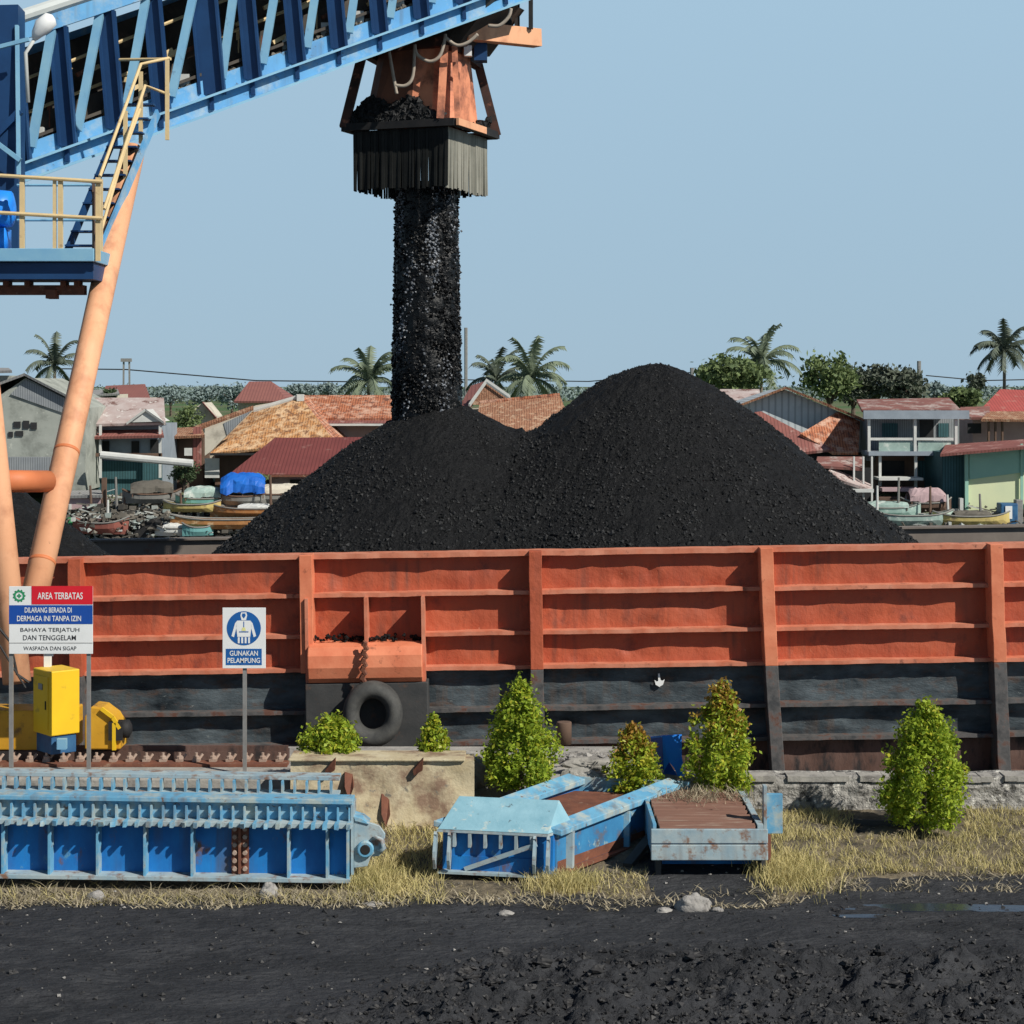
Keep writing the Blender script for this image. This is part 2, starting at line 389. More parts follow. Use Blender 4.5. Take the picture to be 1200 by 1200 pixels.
def copy_tree(o, parent=None):
    c = o.copy(); COL.objects.link(c)
    if parent: c.parent = parent
    for ch in list(o.children): copy_tree(ch, c)
    return c


def text_mb(body, cx, cz, w, h, y, bold=.0):
    """lettering facing -Y, centred at (cx, cz), fitted into w x h"""
    cu = bpy.data.curves.new('lettering', 'FONT')
    cu.body = body; cu.size = 1; cu.offset = bold; cu.extrude = 0; cu.resolution_u = 3
    ob = bpy.data.objects.new('lettering', cu)
    COL.objects.link(ob)
    me = bpy.data.meshes.new_from_object(ob.evaluated_get(bpy.context.evaluated_depsgraph_get()))
    xs = [v.co.x for v in me.vertices]; ys = [v.co.y for v in me.vertices]
    sx = w / (max(xs) - min(xs)); sz = h / (max(ys) - min(ys))
    mx, my = (max(xs) + min(xs)) / 2, (max(ys) + min(ys)) / 2
    mb = MB()
    mb.add([(cx + (v.co.x - mx) * sx, y, cz + (v.co.y - my) * sz) for v in me.vertices], [tuple(p.vertices) for p in me.polygons])
    bpy.data.objects.remove(ob)
    bpy.data.meshes.remove(me)
    return mb


# ------------------------------------------------------------------ setting
def sm(a, b, x):
    t = min(1, max(0, (x - a) / (b - a)))
    return t * t * (3 - 2 * t)


def yard_z(x, y):
    edge = 22.0 + .35 * nz(x * .5, 3.3) + .15 * nz(x * 1.7, 9.1)
    z = -.62 + .02 * fbm(x * .8, y * .8) + .19 * sm(edge - .1, 25.6, y)
    # churned ridges near the bottom right
    k = sm(20.6, 18.9, y) * sm(-.9, .4, x + .8 * (19.6 - y))
    z += k * (.12 * fbm(x * 1.1, y * 1.6, 2.2) + .15 * abs(fbm(x * 2.2, y * 3.0, 5.0)) + .09 * abs(fbm(x * 6, y * 8, 1)) + .03 * abs(fbm(x * 17, y * 19, 6)) + .02 * fbm(x * 22, y * 22, 1))
    z += k * .13 * max(0, 1 - abs(y - 19.25 + .25 * nz(x * .7, 1.0)) / .28) * (.6 + .9 * nz(x * 1.3, 4.0))
    z += k * .11 * max(0, 1 - abs(y - 18.2 + .2 * nz(x * .9, 8.0)) / .3) * (.6 + .9 * nz(x * 1.6, 11.0))
    z += .012 * fbm(x * 5, y * 5, 4) + .018 * abs(nz(x * 2.2, y * 7, 8)) * sm(22, 21, y)
    z += .05 * sm(.2, .6, nz(x * .55 + 4, y * .9)) * sm(22, 21, y)
    return z


def grid(name, x0, x1, y0, y1, nx, ny, fn, m, smooth=True):
    mb = MB()
    for j in range(ny + 1):
        y = y0 + (y1 - y0) * j / ny
        for i in range(nx + 1):
            x = x0 + (x1 - x0) * i / nx
            mb.v.append((x, y, fn(x, y)))
    for j in range(ny):
        for i in range(nx):
            a = j * (nx + 1) + i
            mb.f.append((a, a + 1, a + nx + 2, a + nx + 1))
    return mb.build(name, m, None, 0, smooth)


# ground: one sheet, coal yard + weedy strip by material
g = grid('ground', -7.5, 8.5, 15.5, 25.9, 400, 300, yard_z, 'yard')
g.data.materials.append(M['soil'])
for p in g.data.polygons:
    c = p.center
    lim = 22.0 + .35 * nz(c.x * .5, 3.3) + .3 * nz(c.x * 2.1, c.y * 2.1, 3)
    if c.x > 2.9: lim += .35 * sm(2.9, 4.5, c.x) * 1.2
    if c.x > 2.9: lim += .45 * sm(3.2, 4.5, c.x)
    pxx = 600 + c.x / c.y * F + 22 * nz(c.x * 3, c.y * 3, 9)
    if c.y > lim and not (758 < pxx < 905 and c.y < 24.2): p.material_index = 1  # soil under the platform keeps yard black to paint in its shade
tag(g, kind='structure')
mb = MB()
for a in ((-60, -7.5, -25, 25.9), (8.5, 60, -25, 25.9), (-7.5, 8.5, -25, 15.5)):
    mb.add([(a[0], a[2], -.6), (a[1], a[2], -.6), (a[1], a[3], -.6), (a[0], a[3], -.6)], [(0, 1, 2, 3)])
tag(mb.build('ground', 'yard'), kind='structure')

mb = MB().add([(-900, 25.6, -3.0), (900, 25.6, -3.0), (900, 130, -3.0), (-900, 130, -3.0)], [(0, 1, 2, 3)])
tag(mb.build('river', 'river'), kind='structure')


def bank_z(y):
    return -3.3 + 2.2 * sm(101, 113, y) + .7 * sm(113, 150, y) + .4 * sm(150, 400, y)


mb = MB()
ys = [100 + 1.5 * i for i in range(40)] + [170, 200, 260, 350, 500, 800, 1500, 3500]
xs = [-3500, -900, -300, -120] + [-90 + 4 * i for i in range(46)] + [120, 300, 900, 3500]
for y in ys:
    for x in xs:
        mb.v.append((x, y, bank_z(y) + (.25 * fbm(x * .15, y * .15) if y < 160 else 0)))
for j in range(len(ys) - 1):
    for i in range(len(xs) - 1):
        a = j * len(xs) + i
        mb.f.append((a, a + 1, a + len(xs) + 1, a + len(xs)))
tag(mb.build('far_riverbank', 'bank', None, 0, True), kind='structure')

# quay: deep on the left, thin on the right
mb = MB()
mb.bx(-40, 1.75, 25.72, 28.0, -4, -.004)
tag(mb.build('quay', 'concrete', None, .03), kind='structure')
mb = MB()
n = 60
prof = []
for i in range(n + 1):
    x = 1.76 + (11.5 - 1.76) * i / n
    prof.append((x, .0 + .025 * nz(x * 2.5, 0) + .012 * nz(x * 9, 3)))
vs, fs = [], []
for (x, z) in prof:
    for (y, zz) in ((25.74, -1.2), (25.74, -.25), (25.72, z - .12), (25.76, z), (26.15, z + .01), (26.15, -4)):
        vs.append((x, y + (.03 * fbm(x * 5, zz * 6) if zz > -1 and y < 25.8 else 0), zz))
for i in range(n):
    for k in range(5):
        a = i * 6 + k
        fs.append((a, a + 6, a + 7, a + 1))
fs += [(0, 1, 2, 3, 4, 5), tuple(n * 6 + k for k in (5, 4, 3, 2, 1, 0))]
mb.add(vs, fs)
w = mb.build('stone_wall', 'stone')
tag(w, 'low rough pale stone wall along the water edge behind the grass', 'wall')
cap = MB()
for i in range(n):
    if i % 6 == 5: continue
    x0, x1 = prof[i][0], prof[i + 1][0]
    z = (prof[i][1] + prof[i + 1][1]) / 2
    cap.bx(x0, x1 + .002, 25.70, 26.0, z - .05, z + .022)
cap.build('coping', 'concrete', w)

mb = MB()
for (cx, cy, rx, ry, s) in ((4.75, 21.6, 1.0, .16, 1), (6.3, 21.5, 1.3, .12, 2), (3.9, 21.25, .35, .07, 3), (2.05, 19.55, .2, .06, 4)):
    ring = []
    for k in range(28):
        a = 2 * math.pi * k / 28
        rr = 1 + .35 * nz(math.cos(a) * 1.5 + s * 4, math.sin(a) * 1.5)
        ring.append((cx + rx * rr * math.cos(a), cy + ry * rr * math.sin(a)))
    zs_ = sorted(yard_z(x, y) for x, y in ring)
    z = zs_[len(zs_) * 2 // 3] + .004
    m_ = MB().slab([(x, y, z) for x, y in ring], (0, 0, -.05))
    tag(m_.build('puddle', 'puddle'), kind='structure')

# crumbs of coal and pale bits on the yard
mb = MB()
for i in range(16000):
    y = 17.2 + 5 * random.random() ** 1.2
    x = rnd(-1, 1) * (y * .30)
    k = .12 + .88 * (sm(20.4, 18.9, y) * sm(-1.2, .6, x + .8 * (19.6 - y)))
    if random.random() > k: continue
    r = .008 + .034 * random.random() ** 3
    mb.lump((x, y, yard_z(x, y) + r * .2), r, .8)
for i in range(420):
    y = rnd(17.3, 20.2)
    x = rnd(-.6, 1) * y * .29
    if random.random() > sm(20.4, 18.9, y) * sm(-1.2, .6, x + .8 * (19.6 - y)): continue
    r = .02 + .045 * random.random() ** 2.5
    mb.rock((x, y, yard_z(x, y) + r * .15), r * rnd(.8, 1.6), r, r * rnd(.5, .9), i, 12, 8, .9)
for i in range(60):
    y = rnd(18, 21.5)
    x = rnd(-1, 1) * y * .28
    r = .012 + .03 * random.random() ** 2.5
    mb.rock((x, y, yard_z(x, y) + r * .1), r * rnd(.8, 1.8), r, r * rnd(.4, .8), i, 9, 6, .7)
tag(mb.build('coal_crumbs', 'yardlump'), 'small crumbs of coal strewn over the black yard', 'coal', None, 'stuff')
mb = MB()
for i in range(420):
    y = rnd(18, 23.2)
    x = rnd(-1, 1) * y * .29
    if y < 21.3 and random.random() < .72: continue
    r = .008 + .022 * random.random() ** 3
    mb.lump((x, y, yard_z(x, y) + r * .4), r, .6)
tag(mb.build('gravel', 'rock'), 'tiny pale stone chips scattered along the edge of the black yard', 'gravel', None, 'stuff')

# stones one can count
for (px, py, w_, h_, Y, lab) in ((813, 1052, .19, .11, 21.5, 'smooth grey boulder in front of the plank topped blue platform'),
                                 (112, 1026, .10, .09, 21.9, 'pale stone below the second stiffener of the long blue girder'),
                                 (315, 1036, .11, .12, 22.0, 'upright whitish stone under the long blue girder near its right end'),
                                 (840, 1060, .07, .03, 21.4, 'small flat stone just right of the big grey boulder'),
                                 (592, 1068, .09, .03, 21.3, 'thin pale stone in the grass below the tilted blue frame'),
                                 (778, 1062, .09, .035, 21.4, 'low pale stone just left of the big grey boulder'),
                                 (437, 1050, .11, .025, 21.7, 'flat pale stone in the straw right of the long girder end')):
    x = PX(px, Y)
    mb = MB().rock((x, Y, yard_z(x, Y) + h_ * .4), w_, w_ * .7, h_, seed=px, nu=20, nv=14, amp=.38)
    tag(mb.build('stone', 'rock', None, 0, True), lab, 'stone', 'stones at the edge of the yard')

# grass
mb, mb2 = MB(), MB()


def blade(m_, x, y, z, h, lean, w=.008):
    a = rnd(0, 6.283)
    dx, dy = math.cos(a) * lean * h, math.sin(a) * lean * h
    b = rnd(0, 6.283)
    ox, oy = math.cos(b) * w, math.sin(b) * w
    m_.add([(x - ox, y - oy, z), (x + ox, y + oy, z), (x + dx * .4 + ox * .7, y + dy * .4 + oy * .7, z + h * .6),
            (x + dx * .4 - ox * .7, y + dy * .4 - oy * .7, z + h * .6), (x + dx, y + dy, z + h)], [(0, 1, 2, 3), (3, 2, 4)])


for i in range(60000):
    x = rnd(-6.7, 7.2)
    y = rnd(21.7, 25.65)
    px = 600 + x / y * F
    d = .45 + .8 * fbm(x * .9, y * 1.2, 3)
    if px > 900:
        lim = 22.45 + .5 * sm(920, 1000, px) + .25 * nz(x * 1.3, 7)
        if y < lim or random.random() > d + .5: continue
        if 1000 < px < 1130 and y > 24.3: continue
        h = rnd(.04, .14) * (1.0 + .5 * nz(x * 1.5, y * 1.5))
        if nz(x * 1.9, y * 2.6, 7) + .5 * nz(x * 5, y * 5, 2) < -.12 and random.random() < .8: continue
        blade(mb, x, y, yard_z(x, y) - .01, h, rnd(.1, 1.3), .0052)
        if random.random() < .25: blade(mb2, x, y, yard_z(x, y) - .01, rnd(.02, .1), rnd(.5, 2.6), .006)
    elif px < 440:
        if y > 22.75 or random.random() > d + .6 or (y > 22.12 and random.random() < .93): continue
        blade(mb2 if random.random() < .7 else mb, x, y, yard_z(x, y) - .01, rnd(.03, .15), rnd(.4, 2.6), .006)
    elif px < 520:
        if y > 24.8 or random.random() > d + .15: continue
        blade(mb, x, y, yard_z(x, y) - .01, rnd(.05, .17), rnd(.2, 1.4), .006)
    else:
        if y > 23 and not (y > 24.6): continue
        if 758 + 12 * nz(y * 9, 1) < px < 905 and y < 23.2: continue
        if random.random() > d * .8 or y < 21.95: continue
        blade(mb if random.random() < .6 else mb2, x, y, yard_z(x, y) - .01, rnd(.03, .12), rnd(.3, 2.0), .006)
for i in range(5200):        # loose dead stalks and scraps breaking up the edge of the yard
    x = rnd(-6.5, 6.8)
    y = 21.5 + abs(random.gauss(0, .42))
    if x > 2.7: y += .75 * sm(2.7, 4.0, x)
    if y > 22.5 + .5 * sm(2.7, 4, x) or nz(x * 1.7, y * 3, 5) < -.05: continue
    blade(mb2, x, y, yard_z(x, y) - .004, rnd(.015, .08), rnd(1.0, 3.2), rnd(.005, .012))
for i in range(2600):        # taller yellow tuft at the right end of the long girder, and under the tilted frame
    x, y = (random.gauss(-1.65, .16), random.gauss(22.6, .25)) if i % 2 else (random.gauss(.62, .2), random.gauss(22.45, .18))
    blade(mb, x, y, yard_z(x, y) - .01, rnd(.06, .22), rnd(.1, 1.0), .006)
for i in range(2500):
    x, y = random.gauss(3.35, .22), random.gauss(22.9, .35)
    blade(mb, x, y, yard_z(x, y) - .01, rnd(.06, .2), rnd(.1, 1.2), .006)
tag(mb.build('dry_grass', 'grass'), 'dry yellow grass along the strip between yard and water edge', 'grass', None, 'stuff')
tag(mb2.build('straw_litter', 'grass_b'), 'flattened straw and dead weeds below the long blue girder', 'straw', None, 'stuff')

# ------------------------------------------------------------------ barge
barge = thing('barge', 'long coal barge with orange ribbed side wall above a black tarred hull', 'barge', (0, 36, 0), local=True)
barge.rotation_euler = (0, R(-.9), 0)
SB = F / 36.0
bxp = lambda px: (px - 600) / SB
rows = [2.157, 1.393, .637, -.006, -.794, -1.42, -2.1]
XL, XR = -17.0, 18.0
# wall panels built as dented sheets
NXP = 480
DENTS = [(rnd(-10, 11), rnd(-1.4, 2.0), rnd(.07, .25), rnd(-.035, .06)) for _ in range(70)]


def dented(z0, z1, m_, name):
    mb = MB()
    nzv = max(3, int((z1 - z0) / .09))
    for j in range(nzv + 1):
        z = z0 + (z1 - z0) * j / nzv
        for i in range(NXP + 1):
            x = XL + (XR - XL) * i / NXP
            d = .035 * nz(x * .9, z * 1.2, 1.0) + .02 * nz(x * 2.4, z * 2.6, 5.0)
            for (dx_, dz_, dr_, dd_) in DENTS:
                if abs(x - dx_) < dr_ * 2.2 and abs(z - dz_) < dr_ * 2.2:
                    d += dd_ * math.exp(-((x - dx_) ** 2 + (z - dz_) ** 2) / (dr_ * dr_))
            mb.v.append((x, d, z))
    for j in range(nzv):
        for i in range(NXP):
            a = j * (NXP + 1) + i
            mb.f.append((a, a + 1, a + NXP + 2, a + NXP + 1))
    return mb.build(name, m_, barge, 0, True)


dented(-.006, 2.12, 'orange', 'side_wall')
dented(-1.5, -.006, 'hull', 'hull_side')
dented(-3.8, -1.5, 'hull_rust', 'lower_hull_side')


def ledge(z, h, p, m_, name, x0=XL, x1=XR, seed=0, skip=None):
    mb = MB()
    n = int((x1 - x0) / .12)
    vs, fs = [], []
    for i in range(n + 1):
        x = x0 + (x1 - x0) * i / n
        dz = .012 * nz(x * 1.1, seed) + .008 * nz(x * 4.3, seed + 3)
        dy = .03 * nz(x * .8, seed + 9) + .02 * nz(x * 3.1, seed + 5)
        for (yy, zz) in ((-p + dy, z - h / 2 + dz), (-p + dy, z + h / 2 + dz), (.06, z + h / 2 + dz + .015), (.06, z - h / 2 + dz)):
            vs.append((x, yy, zz))
    for i in range(n):
        for k in range(4):
            a, b = i * 4 + k, i * 4 + (k + 1) % 4
            fs.append((a, a + 4, b + 4, b))
    fs += [(3, 2, 1, 0), tuple(n * 4 + k for k in range(4))]
    mb.add(vs, fs)
    return mb.build(name, m_, barge)


NX0, NX1 = bxp(363), bxp(499)
ledge(2.12, .09, .20, 'orange_edge', 'top_rail', seed=1)
ledge(rows[1], .075, .23, 'orange_edge', 'ledge', seed=2)
for k, z in ((3, rows[2]), (4, rows[3])):
    ledge(z, .07, .23, 'orange_edge', 'ledge', XL, NX0, seed=k)
    ledge(z, .07, .23, 'orange_edge', 'ledge', NX1, XR, seed=k + 20)
for k, z in ((5, rows[4]), (6, rows[5])):
    ledge(z, .07, .22, 'post_low', 'ledge', XL, NX0, seed=k)
    ledge(z, .07, .22, 'post_low', 'ledge', NX1, XR, seed=k + 20)
ledge(-2.15, .07, .15, 'hull_rust', 'ledge', seed=8)
for i, px in enumerate((-173, 95, 363, 629, 897, 1163, 1429)):
    x = bxp(px)
    ln = (0, 0, 0, .0, .16, .09, 0)[i]
    hw = .12
    top, mid = 2.175, -.02

    def seg(z0, z1, zs, pz):
        mb = MB()
        vs, fs = [], []
        for j in range(zs + 1):
            z = z0 + (z1 - z0) * j / zs
            t = (top - z) / 4.3
            xx = x + ln * (t ** 1.5) + .012 * nz(z * 2, i * 5)
            p_ = pz + .03 * nz(z * 1.5, i * 3 + 1)
            for (a, b) in ((-hw, 0.05), (-hw, -p_), (hw, -p_), (hw, .05)):
                vs.append((xx + a, b, z))
        for j in range(zs):
            for k in range(4):
                a, b = j * 4 + k, j * 4 + (k + 1) % 4
                fs.append((a, b, b + 4, a + 4))
        fs += [(3, 2, 1, 0), tuple(zs * 4 + k for k in range(4))]
        mb.add(vs, fs)
        return mb
    o = seg(mid, top, 12, .46).build('post', 'orange_pale' if px in (363, 897, 1163) else 'orange', barge, .01)
    if px != 363:
        seg(-3.6, mid - .003, 14, .46).build('post_base', 'post_low', o, .01)
# fender bay with niches
zb = PZ(747, 36)
mb = MB()
for px in (363.5, 432, 498):
    mb.bx(bxp(px) - .03, bxp(px) + .03, -.52, .05, zb - .02 if px == 432 else -2.2, rows[1] - .02)
mb.build('fender_rib', 'orange_edge', barge)
mb = MB()
pr = [(-.40, zb), (-.60, zb - .05), (-.70, zb - .2), (-.72, zb - .42), (-.66, zb - .62), (-.56, zb - .72), (-.0, zb - .72), (0, zb)]
vs = [(x, y, z) for x in (NX0 + .033, NX1 - .033) for (y, z) in pr]
n = len(pr)
mb.add(vs, [tuple(range(n)), tuple(range(2 * n - 1, n - 1, -1))] + [((i + 1) % n, i, i + n, (i + 1) % n + n) for i in range(n)])
mb.build('fender_roll', 'orange_pale', barge, .02)
mb = MB().bx(NX0 - .03, NX1 + .06, -.58, 0, -2.45, zb - .723)
mb.build('fender_plate', 'hull_plate', barge, .02)
mb = MB()
for i in range(130):
    x = rnd(NX0 + .05, NX1 - .05)
    dx = abs((x - (NX0 + NX1) / 2)) / ((NX1 - NX0) / 2)
    mb.lump((x, rnd(-.4, -.05), zb + rnd(0, .14) * (.35 + .65 * abs(math.sin(dx * 3)))), rnd(.02, .06))
mb.build('coal_spill', 'coal', barge)
# painted draught mark
mb = MB()
pts = [(-.09, .02), (-.07, -.07), (0, -.11), (.07, -.07), (.10, .03), (.05, .0), (.02, .03), (.01, .14), (-.02, .14), (-.02, -.0), (-.05, -.01)]
mb.slab([(bxp(772) + a, -.075, PZ(800, 36) + b) for a, b in pts], (0, .01, 0))
mb.build('hull_mark', 'white', barge)
# deck, far coaming, ends
mb = MB().bx(XL, XR, .1, 14, -3.8, .2)
mb.build('deck', 'coal', barge)
mb = MB().bx(XL, XR, 14.0, 14.25, .2, PZ(627, 50))
fc = mb.build('far_coaming', 'coaming', barge)
mb = MB().bx(XL, XR, 13.9, 14.35, PZ(627, 50) + .002, PZ(627, 50) + .05)
mb.build('coaming_rail', 'coaming', fc)

# tyre fender + chain
ty = thing('tyre_fender', 'big worn black tyre hanging as a fender on the barge side', 'tyre', P(437, 836, 35.2))
c = P(437, 836, 35.17)
prof = []
for k in range(14):
    a = 2 * math.pi * k / 14
    prof.append((.43 + .165 * math.cos(a) * (1.0), -.05 + .24 * math.sin(a)))
vs, fs = [], []
nn = 40
for i in range(nn):
    a = 2 * math.pi * i / nn
    for (r, h) in prof:
        vs.append(c + Vector((r * .93 * math.cos(a), h + .05 * math.sin(a), r * 1.02 * math.sin(a))))
for i in range(nn):
    for k in range(14):
        fs.append((i * 14 + k, i * 14 + (k + 1) % 14, ((i + 1) % nn) * 14 + (k + 1) % 14, ((i + 1) % nn) * 14 + k))
MB().add(vs, fs).build('casing', 'tyre', ty, 0, True)
mb = MB()
for k in range(11):
    t = k / 10
    p = P(428 - 3 * t, 752 + 48 * t, 35.2 - .06 * math.sin(t * 3))
    q = P(428 - 3 * t + (2.5 if k % 2 else -2.5), 757 + 48 * t, 35.22 - .06 * math.sin(t * 3))
    mb.tube([p, q], .045, 6)
mb.build('chain', 'rust', ty)
mb = MB().tube([P(424, 800, 35.15), P(405, 830, 35.15), P(380, 872, 35.2)], .03, 6)
mb.build('rope', 'rubber', ty)


# ------------------------------------------------------------------ coal heaps
HEAPS = [(P(765, 427, 43), 1.2), (P(520, 474, 43), 1.3)]


def heap(px, py, Y, slope, a, zb, name, label, nl, xr, seed, xclip=None):
    c = P(px, py, Y)
    rad = (c.z - zb) / slope + a
    n = 250
    mb = MB()
    idx = {}

    def hz(x, y):
        r = math.hypot(x - c.x, y - c.y)
        ang = math.atan2(y - c.y, x - c.x)
        z = c.z - slope * (math.sqrt(r * r + a * a) - a)
        for (oc, oa) in HEAPS:          # slumped saddle where two heaps run together
            if (oc - c).length > .01:
                ro = math.hypot(x - oc.x, y - oc.y)
                d_ = abs(z - (oc.z - slope * (math.sqrt(ro * ro + oa * oa) - oa)))
                if d_ < .7: z += (.7 - d_) ** 2 / 2.8
        gul = nz(ang * 5.0 + seed, seed * 1.7) + .6 * nz(ang * 13.0, seed)
        z -= .07 * max(0, gul) * min(1, r * .45)
        z += min(1, r * .6) * (.10 * nz(math.cos(ang) * 2.2 + seed, math.sin(ang) * 2.2, r * .15))
        z += .05 * fbm(x * 1.3, y * 1.3, seed) + .035 * fbm(x * 6, y * 6, seed)
        return z
    for j in range(n + 1):
        for i in range(n + 1):
            x = c.x - rad + 2 * rad * i / n
            y = c.y - rad + 2 * rad * j / n
            if y < 36.2 or y > 49.8: continue
            z = hz(x, y)
            if z < zb - .1: continue
            idx[i, j] = len(mb.v)
            mb.v.append((x, y, z))
    for j in range(n):
        for i in range(n):
            k = [(i, j), (i + 1, j), (i + 1, j + 1), (i, j + 1)]
            if all(q in idx for q in k): mb.f.append(tuple(idx[q] for q in k))
    root = thing(name, label, 'coal heap', (c.x, c.y, zb))
    mb.build('pile_surface', 'coal', root, 0, False)
    ml = MB()
    for i in range(nl):
        an = rnd(math.pi * .95, math.pi * 2.05)
        r = rad * math.sqrt(random.random())
        x, y = c.x + r * math.cos(an), c.y + r * math.sin(an)
        if y < 36.2: continue
        z = hz(x, y)
        if z < 1.2: continue
        if nz(x * .8, y * .8, z * .4 + seed) + .45 * (r / rad) < rnd(-.25, .45): continue
        ml.lump((x, y, z), .013 + .045 * random.random() ** 3 * (.4 + r / rad) + .008 * (r / rad))
    tag(ml.build('coal_lumps', 'coal_lump', root), kind='stuff')
    return hz


heap(765, 427, 43, .84, 1.2, .15, 'coal_heap', 'tall black cone of coal, the highest heap on the barge', 34000, 9, 3)
hz_s = heap(520, 474, 43, .84, 1.3, .15, 'coal_heap', 'smaller black coal heap growing under the falling stream of coal', 25000, 9, 11)
heap(-60, 535, 43, .84, .9, .15, 'coal_heap', 'low dark coal heap behind the peach crane legs at the left', 2500, 9, 23)

# falling stream
mb = MB()
cx, cy = PX(500, 43), 43.0
zt, zbm = PZ(215, 43), PZ(512, 43)
nr, na = 150, 36
for j in range(nr + 1):
    z = zt + (zbm - zt) * j / nr
    t = j / nr
    for k in range(na):
        a = 2 * math.pi * k / na
        r = .68 + .10 * t + .05 * fbm(math.cos(a) * 1.5, math.sin(a) * 1.5, z * .9) + .05 * nz(math.cos(a) * 5, math.sin(a) * 5, z * 4)
        mb.v.append((cx + r * math.cos(a), cy + r * .9 * math.sin(a), z))
for j in range(nr):
    for k in range(na):
        a, b = j * na + k, j * na + (k + 1) % na
        mb.f.append((a, a + na, b + na, b))
glints = []
for i in range(13000):
    a = rnd(0, 6.283)
    t = random.random()
    z = zt + (zbm - zt) * t
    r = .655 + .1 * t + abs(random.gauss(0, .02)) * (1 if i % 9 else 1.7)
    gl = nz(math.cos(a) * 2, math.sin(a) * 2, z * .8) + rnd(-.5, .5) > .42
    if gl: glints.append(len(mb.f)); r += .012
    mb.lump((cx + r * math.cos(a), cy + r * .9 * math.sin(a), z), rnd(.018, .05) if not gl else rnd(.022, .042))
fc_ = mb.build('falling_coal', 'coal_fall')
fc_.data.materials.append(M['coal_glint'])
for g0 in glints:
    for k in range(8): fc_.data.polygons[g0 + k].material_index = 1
tag(fc_, 'stream of black coal pouring from the chute onto the smaller heap', 'coal stream', None, 'stuff')

# ------------------------------------------------------------------ ship loader
sl = thing('ship_loader', 'blue lattice conveyor ship loader on peach tubular legs with yellow machinery', 'ship loader', (-8, 28, 0))


def YB(px):
    # the boom is straight in space: solve for the point of its line seen at this column
    xa, ya, xb, yb = -9.643, 36.0, 0.0, 42.0
    k = (px - 600) / F
    t = (xa - k * ya) / (k * (yb - ya) - (xb - xa))
    return ya + t * (yb - ya)


def ybot(px): return 150 - .36 * (px - 200)
def ytop(px): return 40 - .33 * (px - 40)


def PB(px, py, dy=0.0):
    Y = YB(px)
    p = P(px, py, Y)
    return p + Vector((-.1 * dy, dy, 0))


A, B = -90, 628
# chords, near and far faces
for dy, far in ((0, False), (2.3, True)):
    mb = MB()
    up_ = 32 if far else 0
    mb.beam(PB(A, ybot(A) - 10 - up_, dy), PB(B, ybot(B) - 10 - up_, dy), .10, .36)
    mb.build('lower_chord', 'lblue', sl)
    mb = MB()
    for q in (-1, 20):
        mb.beam(PB(A, ybot(A) - q - up_, dy - .09), PB(B, ybot(B) - q - up_, dy - .09), .36 if not far else .2, .045)
    mb.build('chord_flange', 'diag' if not far else 'navy', sl)
    mb = MB()
    mb.beam(PB(A, ybot(A) - 32 - up_, dy + .12), PB(B, ybot(B) - 32 - up_, dy + .12), .06, .36)
    mb.build('toe_plate', 'lblue', sl)
    mb = MB()
    mb.beam(PB(A, ytop(A) - 9, dy), PB(B, ytop(B) - 9, dy), .25, .34)
    mb.build('upper_chord', 'lblue', sl)
mb = MB()
mb.tube([PB(A, ytop(A) - 24, -.1), PB(B, ytop(B) - 24, -.1)], .13, 10)
mb.build('cover_pipe', 'palewhite', sl)
posts = [-58, -6, 20, 74, 130, 184, 243, 291, 343, 392, 440, 489, 538, 587, 622]
for k, px in enumerate(posts):
    w = .48 if px == 243 else .30
    lean = 6
    for dy in (0, 2.3):
        a, b = PB(px + lean, ybot(px + lean) - (22 if dy < 1 else 50), dy), PB(px - lean, ytop(px - lean), dy)
        mb = MB()
        d = (b - a)
        # H section: two flanges and a web
        mb.beam(a, b, w * .9, .03, up=(0, 1, 0))
        mb2 = MB()
        for s in (-1, 1):
            mb.beam(a + Vector((s * w / 2, 0, 0)), b + Vector((s * w / 2, 0, 0)), .05, .22, up=(0, 1, 0))
        mb.build('truss_post', 'navy', sl)  # navy puts the flange shade on the post webs into the colour
    mb = MB().beam(PB(px + lean, ybot(px + lean) - 3, -.09), PB(px + lean - 1, ybot(px + lean) - 20, -.09), .08, .10, up=(0, 1, 0))
    mb.build('chord_stiffener', 'navy', sl)
for k in range(len(posts) - 1):
    if posts[k] == -6: continue
    p0, p1 = posts[k] + 17, posts[k + 1] - 13
    for dy in (-.02, 2.32):
        mb = MB()
        mb.beam(PB(p0, ybot(p0) - (36 if dy < 1 else 60), dy), PB(p1, ytop(p1) + 2, dy), .16, .12, up=(0, 1, 0))
        mb.build('truss_diagonal', 'diag', sl)
